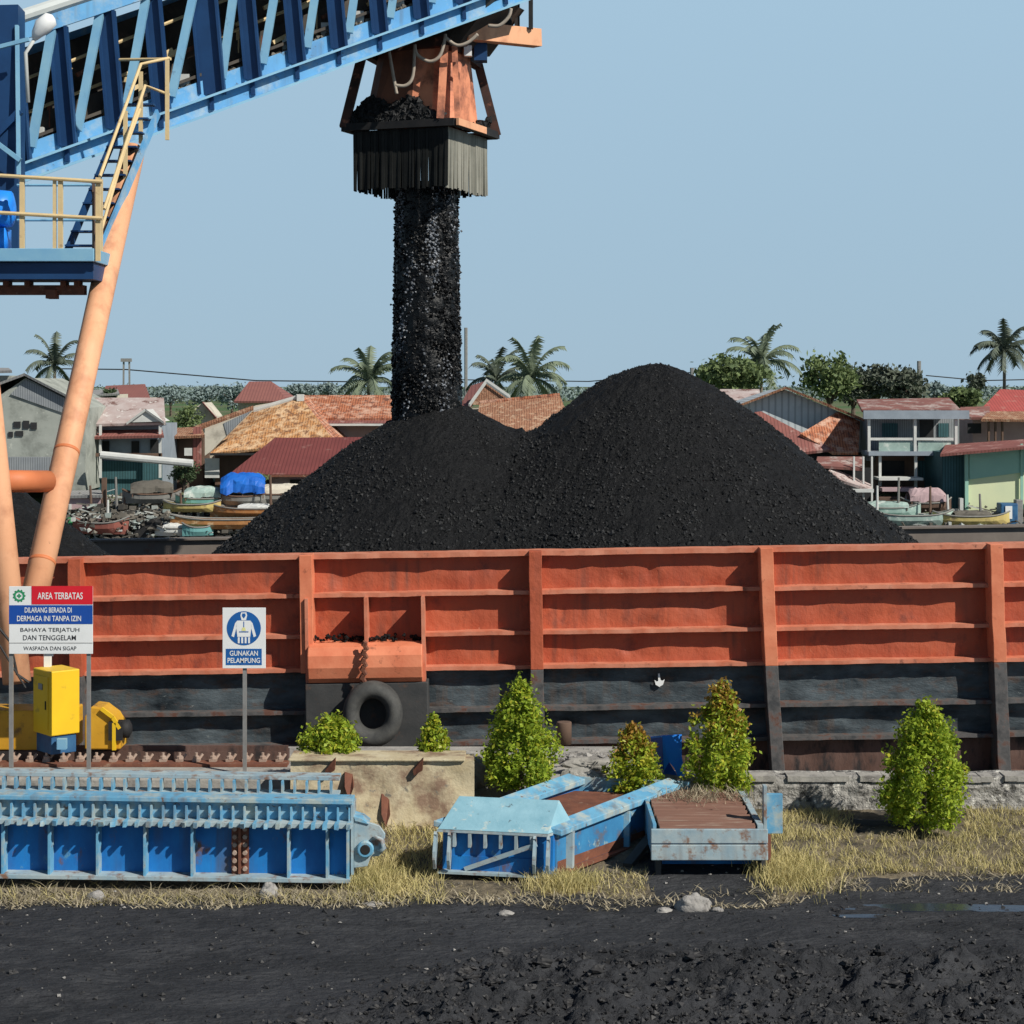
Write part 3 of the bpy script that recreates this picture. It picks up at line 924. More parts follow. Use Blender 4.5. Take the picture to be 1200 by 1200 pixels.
# conveyor inside the truss
mb = MB()
mb.beam(PB(A, ybot(A) - 75, 1.3), PB(B - 20, ybot(B) - 75, 1.3), 1.5, .35)
mb.beam(PB(A, ybot(A) - 60, 1.2), PB(B - 20, ybot(B) - 60, 1.2), 2.0, .06)
mb.build('conveyor_belt', 'beltdark', sl)
mb = MB()
mb.beam(PB(A, ybot(A) - 104, 2.05), PB(B - 30, ybot(B) - 104, 2.05), .05, 2.0)
mb.build('side_sheeting', 'beltdark', sl)
mb = MB()
mb.beam(PB(A, ytop(A) - 20, 1.2), PB(B - 30, ytop(B) - 20, 1.2), 2.2, .06)
mb.build('conveyor_hood', 'greyroof', sl)
for k in range(56):
    px = -10 + k * 10.5 + rnd(-4, 4)
    mb = MB()
    h = rnd(60, 118)
    mb.beam(PB(px - 9, ybot(px - 9) - h, .35), PB(px + 9, ybot(px + 9) - h - 3, .35), .07, .08)
    if k % 3 == 0: mb = MB().beam(PB(px, ybot(px) - h + 30, .5), PB(px, ybot(px) - h, .5), .06, .06, up=(0, 1, 0))
    if k % 4 == 1: mb = MB().bx(PB(px, 0).x - .1, PB(px, 0).x + .12, YB(px) + .3, YB(px) + .5, PZ(ybot(px) - 45, YB(px)), PZ(ybot(px) - 62, YB(px)))
    mb.build('idler_frame', ('cream', 'whitewood', 'rust', 'cream')[k % 4], sl)
for h in (80, 121):
    MB().tube([PB(A, ybot(A) - h, .45), PB(B - 60, ybot(B) - h, .45)], .035, 6).build('walkway_rail', 'cream', sl)
mb = MB()
for i in range(520):
    px = rnd(-20, 600)
    mb.lump(PB(px, ybot(px) - 42 - rnd(0, 7) * (.4 + abs(nz(px * .05, 1))) , .2 + rnd(0, .12)), rnd(.03, .09))
mb.build('spilled_coal', 'debris', sl)
# tower at left
mb = MB()
for (px, w) in ((-22, .5), (12, .42)):
    mb.beam(P(px, 300, 35.0), P(px, 10, 35.4), w, .5, up=(0, 1, 0))
mb.beam(P(-30, 185, 34.9), P(24, 130, 34.9), .12, .12, up=(0, 1, 0))
mb.bx(PX(-80, 35.6), PX(22, 35.6), 35.6, 35.7, PZ(300, 35.6), PZ(40, 35.6))
mb.build('tower', 'navy', sl)
mb = MB()
mb.beam(P(22, 205, 34.7), P(20, 30, 35.1), .06, .08, up=(0, 1, 0))
mb.beam(P(-20, 155, 34.6), P(24, 188, 34.6), .08, .1, up=(0, 1, 0))
mb.beam(P(-20, 60, 34.6), P(34, 46, 34.6), .07, .08, up=(0, 1, 0))
mb.build('tower_bracing', 'diag', sl)
# floodlight
mb = MB().tube([P(33, 120, 33.6), P(30, 62, 33.6), P(43, 42, 33.6)], .035, 8)
fl = mb.build('floodlight_pole', 'whitewood', sl, 0, True)
d = (P(62, 22, 33.6) - P(40, 46, 33.6))
mb = MB().tube([P(40, 46, 33.6), P(43, 40, 33.6), P(50, 31, 33.6), P(60, 22, 33.6), P(63, 20, 33.6)], [.05, .10, .16, .14, .05], 12)
mb.build('lamp_head', 'white', fl, 0, True)
# platform with railing
pf = MB()
pf.bx(PX(-80, 32), PX(116, 32), 31.6, 32.9, PZ(308, 32), PZ(293, 32))
pf = pf.build('platform', 'diag', sl, .01)
mb = MB()
mb.bx(PX(-80, 32), PX(113, 32), 31.75, 32.8, PZ(328, 32), PZ(309, 32))
mb.build('platform_beam', 'navy', pf)
mb = MB()
mb.beam(P(-60, 340, 32.5), P(100, 340, 32.5), .25, .16)
mb.bx(PX(55, 32.3), PX(66, 32.3), 32.2, 32.5, PZ(350, 32.3), PZ(340, 32.3))
for px in (5, 30, 72, 88):
    mb.bx(PX(px, 32.4), PX(px + 6, 32.4), 32.3, 32.6, PZ(336, 32.4), PZ(325, 32.4))
mb.build('cross_beam', 'rust', sl)
yr = 31.65
for (px, w) in ((-20, .06), (26, .075), (64, .05), (71, .075), (115, .075)):
    MB().beam(P(px, 306, yr), P(px, 208, yr), w, .06, up=(0, 1, 0)).build('railing_post', 'cream', pf)
for px in (66, 112):
    MB().beam(P(px - 2, 300, 32.8), P(px - 2, 215, 32.8), .05, .05, up=(0, 1, 0)).build('railing_post', 'brownwood', pf)
for (y0, y1) in ((205, 213), (249, 256)):
    MB().tube([P(-60, y0 - 3, yr - .05), P(120, y1, yr - .05)], .032, 8).build('railing', 'cream', pf)
MB().tube([P(20, 217, 32.8), P(112, 217, 32.8)], .025, 6).build('railing', 'diag', pf)
MB().tube([P(20, 258, 32.8), P(112, 258, 32.8)], .025, 6).build('railing', 'diag', pf)
mb = MB().lathe(P(-4, 245, 32.2), [(.14, -.3), (.3, -.25), (.33, 0), (.3, .25), (.14, .3)], 16, 'x')
mb.lathe(P(3, 250, 32.2), [(.18, .05), (.2, .12), (.12, .2)], 14, 'x')
mb.bx(PX(-14, 32.2), PX(8, 32.2), 32.0, 32.5, PZ(293, 32.2), PZ(268, 32.2))
mb.build('platform_motor', 'plastic_blue', sl, 0, True)
# stair
st0, st1 = (98, 293, 33.0), (166, 128, 35.3)
for k in range(11):
    t = k / 10
    p = P(st0[0] - 2 + (st1[0] - st0[0]) * t, st0[1] - 6 + (st1[1] - st0[1]) * t, st0[2] + (st1[2] - st0[2]) * t)
    MB().bx(p.x - .27, p.x + .27, p.y - .12, p.y + .14, p.z - .03, p.z).build('stair_tread', 'navy', sl)
for s, m_ in ((-20, 'navy'), (19, 'lblue')):
    MB().beam(P(st0[0] + s, st0[1] + 4, st0[2] - .05), P(st1[0] + s, st1[1] + 4, st1[2] - .05), .05, .16).build('stair_stringer', m_, sl)
for (dy, dx) in ((-80, 3), (-42, 8)):
    mb = MB().tube([P(114 + dx, 293 + dy * 1.0 - 6, 32.7), P(162 + dx, 128 + dy * .66, 34.9), P(198, 68 if dy < -50 else 111, 35.4)], .03, 8)
    mb.build('handrail', 'cream', sl)
MB().tube([P(140, 70, 35.9), P(200, 69, 35.4)], .028, 8).build('handrail', 'cream', sl)
MB().tube([P(118, 272, 32.6), P(146, 176, 33.8), P(164, 128, 34.7)], .028, 8).build('handrail', 'cream', sl)
for (px, y0, y1, Y) in ((165, 168, 84, 35.0), (196, 164, 70, 35.3), (147, 214, 130, 34.2), (118, 300, 210, 32.6)):
    MB().beam(P(px, y0, Y), P(px, y1, Y), .07, .06, up=(0, 1, 0)).build('handrail_post', 'cream', sl)
# legs
MB().tube([P(155, 178, 35.0), P(100, 430, 31.4), P(34, 728, 28.6)], [.225, .205, .205], 20).build('leg', 'peach', sl, 0, True)
for (t_, nm_) in ((.35, 0), (.78, 1)):
    a_, b_ = P(100, 430, 31.4), P(34, 728, 28.6)
    m0, m1 = a_.lerp(b_, t_), a_.lerp(b_, t_ + .012)
    MB().tube([m0, m1], [.209, .209], 20).build('weld_collar', 'peach2', sl, 0, True)
MB().tube([P(-30, 330, 29.4), P(-13, 480, 29.0), P(20, 800, 28.0)], .205, 20).build('leg', 'peach', sl, 0, True)
MB().tube([P(2, 564, 28.9), P(56, 564, 29.8)], .17, 16).build('leg_brace', 'peach2', sl, 0, True)
mb = MB().tube([P(-10, 725, 27.6), P(12, 752, 27.6), P(20, 790, 27.6), P(34, 800, 27.6)], .02, 6)
mb.tube([P(-10, 740, 27.5), P(8, 770, 27.5), P(30, 806, 27.5)], .015, 6)
mb.build('power_cable', 'cable', sl)
# bogie and housings
Yg = 27.1
mb = MB().bx(PX(-60, Yg), PX(90, Yg), 26.9, 27.5, PZ(876, Yg), PZ(830, Yg))
mb.build('bogie', 'amber', sl, .02)
yc = MB()
cc = P(66, 822, 26.85)
yb_ = math.radians(32)
ux, uy = Vector((math.cos(yb_), -math.sin(yb_) * -1, 0)), None
def rotbox(c, sx, sy, z0, z1, ang):
    m_ = MB()
    ca, sa = math.cos(ang), math.sin(ang)
    vs = []
    for z in (z0, z1):
        for (a, b) in ((-1, -1), (1, -1), (1, 1), (-1, 1)):
            x, y = a * sx / 2, b * sy / 2
            vs.append((c.x + x * ca - y * sa, c.y + x * sa + y * ca, z))
    m_.add(vs, [(3, 2, 1, 0), (4, 5, 6, 7), (0, 1, 5, 4), (1, 2, 6, 5), (2, 3, 7, 6), (3, 0, 4, 7)])
    return m_
cb = rotbox(cc, .53, .45, PZ(858, 26.85), PZ(783, 26.85), R(-50)).build('drive_cabinet', 'yellow', sl, .015)
ca_, sa_ = math.cos(R(-50)), math.sin(R(-50))
fq = lambda a, b: Vector((cc.x + a * ca_ - b * sa_, cc.y + a * sa_ + b * ca_, 0))
for nm_, a0, a1, zA, zB, m_ in (('cabinet_door', -.21, .21, 851, 790, 'yellow'), ('door_handle', .14, .165, 828, 818, 'dark'), ('nameplate', -.06, .06, 806, 799, 'galv')):
    o_ = .2265 if nm_ == 'cabinet_door' else .2385
    q = [fq(a0, -o_ + .001), fq(a1, -o_ + .001), fq(a1, -o_ - .01), fq(a0, -o_ - .01)]
    MB().slab([v + Vector((0, 0, PZ(zA, 26.85))) for v in q], (0, 0, PZ(zB, 26.85) - PZ(zA, 26.85))).build(nm_, m_, cb, .003)
rotbox(cc, .46, .38, PZ(880, 26.85), PZ(858, 26.85) - .004, R(-50)).build('cabinet_base', 'motor', sl, .01)
MB().bx(PX(69, 26.6), PX(80, 26.6), 26.45, 26.55, PZ(876, 26.6), PZ(864, 26.6)).build('terminal_box', 'diag', sl)
MB().beam(P(56, 783, 27), P(56, 762, 27), .09, .09, up=(0, 1, 0)).build('cabinet_stub', 'white', sl)
# rounded gear housing, open to the right
prf = [(0, 0), (0, .46), (.09, .60), (.24, .58), (.40, .46), (.46, .36), (.50, .30), (.50, 0)]
o0 = P(102, 876, 26.9)
mb = MB()
mb.prism([(o0.x + a, o0.z + b) for a, b in prf], 26.75, 27.25)
mb.build('gear_housing', 'amber', sl, .02)
mb = MB()
for (a, b) in zip(prf[3:6], prf[4:7]):
    mb.beam((o0.x + a[0], 26.72, o0.z + a[1]), (o0.x + b[0], 26.72, o0.z + b[1]), .05, .05)
mb.beam((o0.x + .42, 26.72, o0.z), (o0.x + .42, 26.72, o0.z + .38), .05, .05, up=(0, 1, 0))
mb.build('housing_rim', 'yellow', sl)
MB().lathe(P(146, 854, 26.9), [(.07, -.1), (.13, -.08), (.13, .06), (.06, .1)], 16, 'x').build('wheel_hub', 'dark', sl, 0, True)
MB().bx(PX(127, 26.7), PX(143, 26.7), 26.70, 26.745, PZ(868, 26.7), PZ(846, 26.7)).build('housing_opening', 'dark', sl)

# chute ------------------------------------------------------------------
YC = 43.0
ang = R(-21)
cc = Vector((PX(494, YC), YC, 0))
ux = Vector((math.cos(ang), math.sin(ang), 0))
uy = Vector((-math.sin(ang), math.cos(ang), 0))
cpt = lambda a, b, z: cc + ux * a + uy * b + Vector((0, 0, z))
z_sk0, z_sk1 = PZ(228, YC), PZ(157, YC)
hw, hd = 1.13, 1.14
ch = MB()
zt = PZ(62, YC)
# hopper: square foot, round-ish top; front faces
ring0, ring1 = [], []
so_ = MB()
for k in range(16):
    a = 2 * math.pi * (k + .5) / 16
    cx_, sy_ = math.cos(a), math.sin(a)
    m_ = max(abs(cx_), abs(sy_))
    ring0.append(cpt(cx_ / m_ * hw * .96, sy_ / m_ * hd * .96, PZ(150, YC)))
    ring1.append(cpt(cx_ * 1.05 + .08, sy_ * .98, zt))
for k in range(16):
    j = (k + 1) % 16
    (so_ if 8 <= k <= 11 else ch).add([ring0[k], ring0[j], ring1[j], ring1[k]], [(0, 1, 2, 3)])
ch.add(ring1, [tuple(range(16))])
chute = ch.build('chute_hopper', 'hopper', sl)
so_.build('sooty_shaded_panel', 'soot_shade', chute)  # front-left faces darkened to paint in shade as well as coal stain
# frame around the foot
mb = MB()
fw, fd = hw + .2, hd + .1
cs = [cpt(-fw, -fd, z_sk1 + .05), cpt(fw, -fd, z_sk1 + .05), cpt(fw, fd, z_sk1 + .05), cpt(-fw, fd, z_sk1 + .05)]
for k in range(4): mb.beam(cs[k], cs[(k + 1) % 4], .14, .16)
mb.build('foot_frame', 'dark', chute)
mb = MB()
top = [cpt(-1.0, -.95, PZ(65, YC)), cpt(1.0, -.95, PZ(60, YC)), cpt(1.0, .95, PZ(72, YC)), cpt(-1.0, .95, PZ(72, YC))]
mb.beam(cs[0], top[0], .2, .2, up=(0, 1, 0)); mb.beam(cs[2], top[2], .2, .2, up=(0, 1, 0)); mb.beam(cs[3], top[3], .18, .18, up=(0, 1, 0))
mb.beam(top[0], top[1], .2, .2); mb.beam(top[1], top[2], .2, .2); mb.beam(top[3], top[0], .2, .2)
mb.build('hanger', 'brownsteel', chute)
mb = MB()
mb.beam(cpt(fw - .35, -fd + .02, z_sk1 + .12), cpt(.98, -.97, PZ(66, YC)), .16, .2, up=(0, 1, 0))
mb.beam(cpt(fw - .02, -fd + .2, z_sk1 + .12), cpt(1.12, -.75, PZ(66, YC)), .12, .2, up=(0, 1, 0))
mb.build('hopper_rib', 'hopper', chute)
mb = MB().beam(cpt(fw + .08, -fd - .04, z_sk1 + .05), cpt(fw + .08, .35, z_sk1 + .05), .06, .15)
mb.build('frame_edge', 'peach', chute)
# caked coal on the hopper
mb = MB()
for i in range(900):
    a = rnd(-fw, fw * .75)
    h = .75 * (1 - abs(a + .3) / (fw * 1.2)) ** .7 if abs(a + .3) < fw * 1.15 else .1
    h *= .75 + .25 * math.sin(a * 6)
    zz = rnd(0, max(.1, h))
    mb.lump(cpt(a, -fd + .05 + zz * .28, z_sk1 + .1 + zz), rnd(.06, .13))
for i in range(140):
    b = rnd(-.2, fd)
    mb.lump(cpt(fw - .1 - rnd(0, .2), b, z_sk1 + .1 + rnd(0, .35) * max(0, b) / fd), rnd(.06, .12))
mb.build('caked_coal', 'coal_lump', chute)
# skirt strips
fr, rt = MB(), MB()
ns = 34
for k in range(ns):
    a = -hw + 2 * hw * (k + .5) / ns
    dz = rnd(.0, .07)
    wv = hw / ns * .93
    for s in (-1, 1):
        off = rnd(-.03, .03)
        q = [cpt(a - wv, s * hd, z_sk1 - .03), cpt(a + wv, s * hd, z_sk1 - .03), cpt(a + wv + rnd(-.02, .02), s * hd + off, z_sk0 + dz), cpt(a - wv + rnd(-.02, .02), s * hd + off, z_sk0 + dz)]
        fr.slab(q, tuple(uy * .025))
    for s in (-1, 1):
        b = a / hw * hd
        off = rnd(-.03, .03)
        q = [cpt(s * hw, b - wv, z_sk1 - .03), cpt(s * hw, b + wv, z_sk1 - .03), cpt(s * hw + off, b + wv + rnd(-.02, .02), z_sk0 + dz - .02), cpt(s * hw + off, b - wv + rnd(-.02, .02), z_sk0 + dz - .02)]
        (rt if s > 0 else fr).slab(q, tuple(ux * -.025))
fr.build('front_skirt', 'skirt', chute)
rt.build('side_skirt', 'skirt_lit', chute)
# dark head box between boom end and hopper
mb = MB()
mb.slab([cpt(-.95, -.8, PZ(66, YC)), cpt(1.25, -.8, PZ(62, YC)), cpt(2.1, -.8, PZ(10, YC)), cpt(-.9, -.8, PZ(30, YC))], tuple(uy * 1.8))
mb.build('head_box', 'beltdark', chute)
mb = MB()
mb.beam(P(544, 36, 42.0), P(630, 45, 43.4), .3, .40)
mb.build('service_beam', 'peach', sl, .01)
mb = MB()
mb.beam(P(622, -20, 43.0), P(622, 34, 43.0), .10, .1, up=(0, 1, 0))
mb.beam(P(606, -10, 43.2), P(606, 36, 43.2), .12, .12, up=(0, 1, 0))
mb.bx(PX(566, 43), PX(600, 43), 42.8, 43.2, PZ(33, 43), PZ(20, 43))
mb.build('head_frame', 'dark', sl)
mb = MB()
mb.bx(PX(556, 42.9), PX(571, 42.9), 42.5, 42.9, PZ(74, 42.9), PZ(54, 42.9))
mb.build('bracket', 'navy', chute)
MB().bx(PX(544, 42.4), PX(553, 42.4), 42.2, 42.4, PZ(67, 42.4), PZ(55, 42.4)).build('tag_plate', 'white', chute)
ropes = [[(465, 110), (463, 100), (458, 72), (456, 60)], [(463, 100), (476, 100), (484, 88), (486, 52)], [(486, 52), (489, 64), (503, 72), (515, 66), (521, 48), (522, 40)],
         [(522, 44), (535, 53), (548, 50), (560, 40)], [(572, 30), (585, 30), (596, 20), (599, 10)]]
for r_ in ropes:
    sm_ = []
    for i in range(len(r_) - 1):
        q = [Vector(r_[max(i - 1, 0)]), Vector(r_[i]), Vector(r_[i + 1]), Vector(r_[min(i + 2, len(r_) - 1)])]
        for k in range(5):
            t = k / 5
            v = .5 * ((2 * q[1]) + (q[2] - q[0]) * t + (2 * q[0] - 5 * q[1] + 4 * q[2] - q[3]) * t * t + (3 * q[1] - q[0] - 3 * q[2] + q[3]) * t ** 3)
            sm_.append((v.x, v.y))
    sm_.append(r_[-1])
    MB().tube([P(x, y, 41.3) for x, y in sm_], .04, 6).build('slack_rope', 'rope', chute, 0, True)

# ------------------------------------------------------------------ crane rail
rl = thing('crane_rail', 'rusty crane rail with a row of pale clips on the quay edge', 'rail', (-6, 26.9, 0))
mb = MB().bx(-20, PX(338, 26.6), 26.45, 26.75, 0, .035)
mb.build('base_plate', 'rust', rl)
mb = MB().bx(-20, PX(338, 27), 26.9, 27.15, 0, .13); mb.bx(-20, PX(338, 27), 26.93, 27.0, .131, .2)
mb.build('rail_head', 'hull_rust', rl)
for k in range(22):
    x = PX(338, 26.7) - .12 - k * .232
    mb = MB()
    mb.bx(x - .05, x + .05, 26.62, 26.74, .036, .075)
    mb.lathe((x, 26.66, .07), [(.045, 0), (.045, .04), (.02, .05), (.02, .09)], 8)
    mb.beam((x + .03, 26.68, .06), (x + .08, 26.72, .13), .025, .03)
    mb.build('rail_clip', 'bolt', rl)

# ------------------------------------------------------------------ signs
def sign_post(mb, x, y, z0, z1): mb.beam((x, y, z0), (x, y, z1), .05, .05, up=(0, 1, 0))


YS = 25.95
sg = thing('warning_sign', 'red, blue and white warning board on two grey posts beside the crane leg', 'sign', (PX(60, YS), YS, 0))
for px in (12.5, 103.5):
    m_ = MB(); sign_post(m_, PX(px, YS), YS + .03, 0, PZ(688 if px > 50 else 690, YS)); m_.build('post', 'galv', sg)
x0, x1 = PX(11, YS), PX(109, YS)
bd = MB().bx(x0, x1, YS - .02, YS, PZ(766, YS), PZ(687, YS)).build('board', 'white', sg, .003)
spx = lambda u: PX(u, YS); spz = lambda v: PZ(v, YS)
MB().bx(spx(37.5), x1 + .001, YS - .024, YS - .0205, spz(708), spz(686.5)).build('header_band', 'red', bd)
MB().bx(x0, x1, YS - .0235, YS - .0205, spz(731), spz(709)).build('blue_band', 'sblue', bd)
MB().bx(x0, x1, YS - .0225, YS - .0205, spz(753.6), spz(752.9)).build('divider', 'galv', bd)
text_mb('AREA TERBATAS', spx(71), spz(698), (53 / F) * YS, (8 / F) * YS, YS - .0275, .012).build('header_lettering', 'white', bd)
text_mb('DILARANG BERADA DI', spx(57), spz(714.6), (55 / F) * YS, (6.2 / F) * YS, YS - .0265, .012).build('blue_lettering', 'white', bd)
text_mb('DERMAGA INI TANPA IZIN', spx(58), spz(724.5), (75 / F) * YS, (6.5 / F) * YS, YS - .0265, .012).build('blue_lettering', 'white', bd)
text_mb('BAHAYA TERJATUH', spx(59), spz(738.5), (69 / F) * YS, (6 / F) * YS, YS - .0235, .004).build('black_lettering', 'ink', bd)
text_mb('DAN TENGGELAM', spx(58.5), spz(747), (62 / F) * YS, (6 / F) * YS, YS - .0235, .004).build('black_lettering', 'ink', bd)
text_mb('WASPADA DAN SIGAP', spx(59), spz(759.5), (62 / F) * YS, (4.6 / F) * YS, YS - .0235, .0).build('black_lettering', 'ink', bd)
mb = MB()
ex, ez = spx(23), spz(698)
sc = YS / F


def disc(mb, x, z, r, y, n=24, r2=None):
    if r2 is None:
        return mb.add([(x + r * math.cos(2 * math.pi * k / n), y, z + r * math.sin(2 * math.pi * k / n)) for k in range(n)], [tuple(range(n))])
    vs = [(x + q * math.cos(2 * math.pi * k / n), y, z + q * math.sin(2 * math.pi * k / n)) for q in (r, r2) for k in range(n)]
    return mb.add(vs, [(k, (k + 1) % n, n + (k + 1) % n, n + k) for k in range(n)])


disc(mb, ex, ez, 6.5 * sc, YS - .0235, 28, 4.2 * sc)
for k in range(11):
    a = 2 * math.pi * k / 11
    mb.add([(ex + r_ * math.cos(a + d_), YS - .0235, ez + r_ * math.sin(a + d_)) for r_, d_ in ((6.3 * sc, -.14), (7.6 * sc, -.1), (7.6 * sc, .1), (6.3 * sc, .14))], [(0, 1, 2, 3)])
for (a, b) in ((2.6, .9), (.9, 2.6)):
    mb.add([(ex + s * a * sc, YS - .0235 - (.0006 if a > 1 else 0), ez + t * b * sc) for s, t in ((-1, -1), (1, -1), (1, 1), (-1, 1))], [(0, 1, 2, 3)])
mb.build('emblem', 'sgreen', bd)
MB().bx(spx(43), spx(54), YS + .4, YS + .42, spz(774), spz(764)).build('paper_notice', 'white', sg)

s2 = thing('pictogram_sign', 'small white life vest sign with blue disc on a single post', 'sign', (PX(286, YS), YS, 0))
m_ = MB(); sign_post(m_, PX(286.5, YS), YS + .03, -.03, PZ(720, YS)); m_.build('post', 'galv', s2)
bd = MB().bx(PX(261, YS), PX(311.5, YS), YS - .02, YS, PZ(783, YS), PZ(712, YS)).build('board', 'white', s2, .003)
cx_, cz_ = spx(286), spz(736)
mb = MB(); disc(mb, cx_, cz_, 20 * sc, YS - .0225, 40); dsc = mb.build('blue_disc', 'sblue2', bd)
mb = MB()
u = lambda a, b, d=0: (cx_ + a * sc, YS - .025 - d, cz_ + b * sc)
mb.add([u(-3, 18.6), u(3, 18.6), u(4, 15), u(2.6, 9.5), u(-2.6, 9.5), u(-4, 15)], [(0, 5, 4, 3, 2, 1)])
mb.add([u(-8, 9), u(8, 9), u(9, 2), u(7.5, -10), u(-7.5, -10), u(-9, 2)], [(0, 5, 4, 3, 2, 1)])
for s in (-1, 1):
    mb.add([u(s * 8.3, 8.4), u(s * 10.2, 6), u(s * 14.5, -9), u(s * 11.5, -10.5), u(s * 8.8, 0)], [(0, 1, 2, 3, 4)])
for a in (-7, -3, 1, 5):
    mb.add([u(a, -10.5), u(a + 2.2, -10.5), u(a + 2.2, -17.5), u(a, -17.5)], [(0, 1, 2, 3)])
mb.build('life_vest_figure', 'white', dsc)
mb = MB()
mb.add([u(-1.7, 17.4, .002), u(1.7, 17.4, .002), u(2.2, 14.5, .002), u(0, 11.5, .002), u(-2.2, 14.5, .002)], [(0, 4, 3, 2, 1)])
mb.add([u(-5.5, -3.6, .002), u(5.5, -3.6, .002), u(5.5, -4.8, .002), u(-5.5, -4.8, .002)], [(0, 1, 2, 3)])
mb.add([u(-.5, 8, .002), u(.5, 8, .002), u(.5, -3, .002), u(-.5, -3, .002)], [(0, 1, 2, 3)])
mb.build('figure_lines', 'sblue2', dsc)
mb = MB().add([u(-1.5, 1, .003), u(1.5, 1, .003), u(2.5, -3, .003), u(-2.5, -3, .003)], [(0, 1, 2, 3)])
mb.build('vest_patch', 'hivis', dsc)
MB().bx(spx(265), spx(307), YS - .0235, YS - .0205, spz(779), spz(760)).build('caption_band', 'sblue2', bd)
text_mb('GUNAKAN', spx(286), spz(765.2), 33 * sc, 6 * sc, YS - .0265, .014).build('caption_lettering', 'white', bd)
text_mb('PELAMPUNG', spx(286), spz(773.6), 38 * sc, 6 * sc, YS - .0265, .014).build('caption_lettering', 'white', bd)

# ------------------------------------------------------------------ concrete block
bk = thing('concrete_block', 'stained ochre concrete block with a flat coping behind the girder end', 'concrete block', (PX(448, 25), 25, -.5))
n = 46
vs, fs = [], []
X0, X1 = PX(341, 24.9), PX(556, 24.9)
mb = MB()
nzv = 16
for j in range(nzv + 1):
    for i in range(n + 1):
        x = X0 + (X1 - X0) * i / n
        z = -.75 + (.40 + .75) * j / nzv
        mb.v.append((x, 24.85 - .25 * (1 - j / nzv) ** 2 + .03 * fbm(x * 3, z * 3), z))
for j in range(nzv):
    for i in range(n):
        a = j * (n + 1) + i
        mb.f.append((a, a + 1, a + n + 2, a + n + 1))
mb.build('front_face', 'block', bk, 0, True)
MB().bx(X0 + .01, X1 - .01, 24.9, 25.35, -.75, .395).build('core', 'block', bk)
MB().bx(X0 - .02, X1 - .12, 24.80, 25.4, .402, .432).build('coping', 'block', bk, .008)
for px in (388, 491):
    q = [P(px, 893, 24.75), P(px + 5, 889, 24.7), P(px + 4, 903, 24.7), P(px - 6, 909, 24.75), P(px - 7, 903, 24.75)]
    MB().slab(q, (0, .1, 0)).build('lifting_hook', 'rust', bk)
for (px, y0, y1, w) in ((451, 930, 962, .1), (408, 905, 930, .08)):
    MB().slab([P(px - 4, y0, 24.82), P(px + 5, y0 + 3, 24.82), P(px + 6, y1 - 6, 24.70), P(px + 1, y1 + 8, 24.66), P(px - 4, y1 - 8, 24.7)], (0, .2, 0)).build('rust_patch', 'rust', bk)

# ------------------------------------------------------------------ blue girders
YG = 22.55
ga = thing('steel_girder', 'long blue steel girder with closely ribbed top edges, left of the ochre block', 'girder', (PX(200, YG), YG, -.5))
xr, xl = PX(412, YG), PX(-70, YG)


def gz(v): return PZ(v, YG)


DZ = -.014   # fall to the right, per metre


def gbox(x0, x1, y0, y1, z0, z1):
    m_ = MB()
    vs = []
    for z in (z0, z1):
        for y in (y0, y1):
            for x in (x0, x1): vs.append((x, y, z + DZ * (x - xl)))
    return m_.add(vs, [(0, 2, 3, 1), (4, 5, 7, 6), (0, 1, 5, 4), (2, 6, 7, 3), (0, 4, 6, 2), (1, 3, 7, 5)])


gbox(xl, xr, YG, YG + .04, gz(1019), gz(960.5)).build('web', 'blue', ga)
gbox(xl, xr - .0, YG - .22, YG + .14, gz(1023), gz(1018)).build('lower_flange', 'blue_grey', ga, .005)
gbox(xl, xr + .02, YG - .21, YG + .22, gz(960), gz(954)).build('upper_flange', 'blue_grey', ga, .005)
gbox(xl, xr + .02, YG - .02, YG + .0, gz(953.8), gz(934)).build('rib_web', 'blue_lt', ga)
gbox(xl, xr + .02, YG - .10, YG + .22, gz(934), gz(929)).build('top_plate', 'blue_lt', ga, .005)
k = 0
x = xl + .04
while x < xr:
    m_ = gbox(x - .010, x + .010, YG - .11, YG - .021, gz(953.8), gz(938))
    tw = rnd(.016, .03)  # added tab past the flange edge, shaped to cast a toothed shadow
    m_.add([(a, b, c + DZ * (x - xl)) for c in (gz(959.4), gz(953.5)) for a, b in ((x - tw, YG - .29 + rnd(-.03, .02)), (x + tw, YG - .29 + rnd(-.03, .02)), (x + tw, YG - .06), (x - tw, YG - .06))],
           [(3, 2, 1, 0), (4, 5, 6, 7), (0, 1, 5, 4), (1, 2, 6, 5), (2, 3, 7, 6), (3, 0, 4, 7)])
    m_.build('rib', 'blue_lt', ga)
    x += .137
for px in (8, 62, 118, 173, 228, 340, 385, 409):
    x = PX(px, YG)
    gbox(x - .013, x + .013, YG - .20, YG - .002, gz(1018), gz(960.2)).build('stiffener', 'blue_lt', ga)
x = PX(282, YG)
sp = gbox(x - .10, x + .10, YG - .05, YG - .002, gz(1018), gz(959)).build('splice_plate', 'rust', ga)
gbox(x - .015, x + .015, YG - .09, YG - .051, gz(1017), gz(960)).build('splice_ridge', 'rust', sp)
for i in range(6):
    for s in (-1, 1):
        MB().lathe((x + s * .06, YG - .07, gz(965 + i * 9.3) + DZ * (x - xl)), [(.026, -.015), (.03, 0), (.03, .025)], 8, 'y').build('bolt', 'bolt', sp)
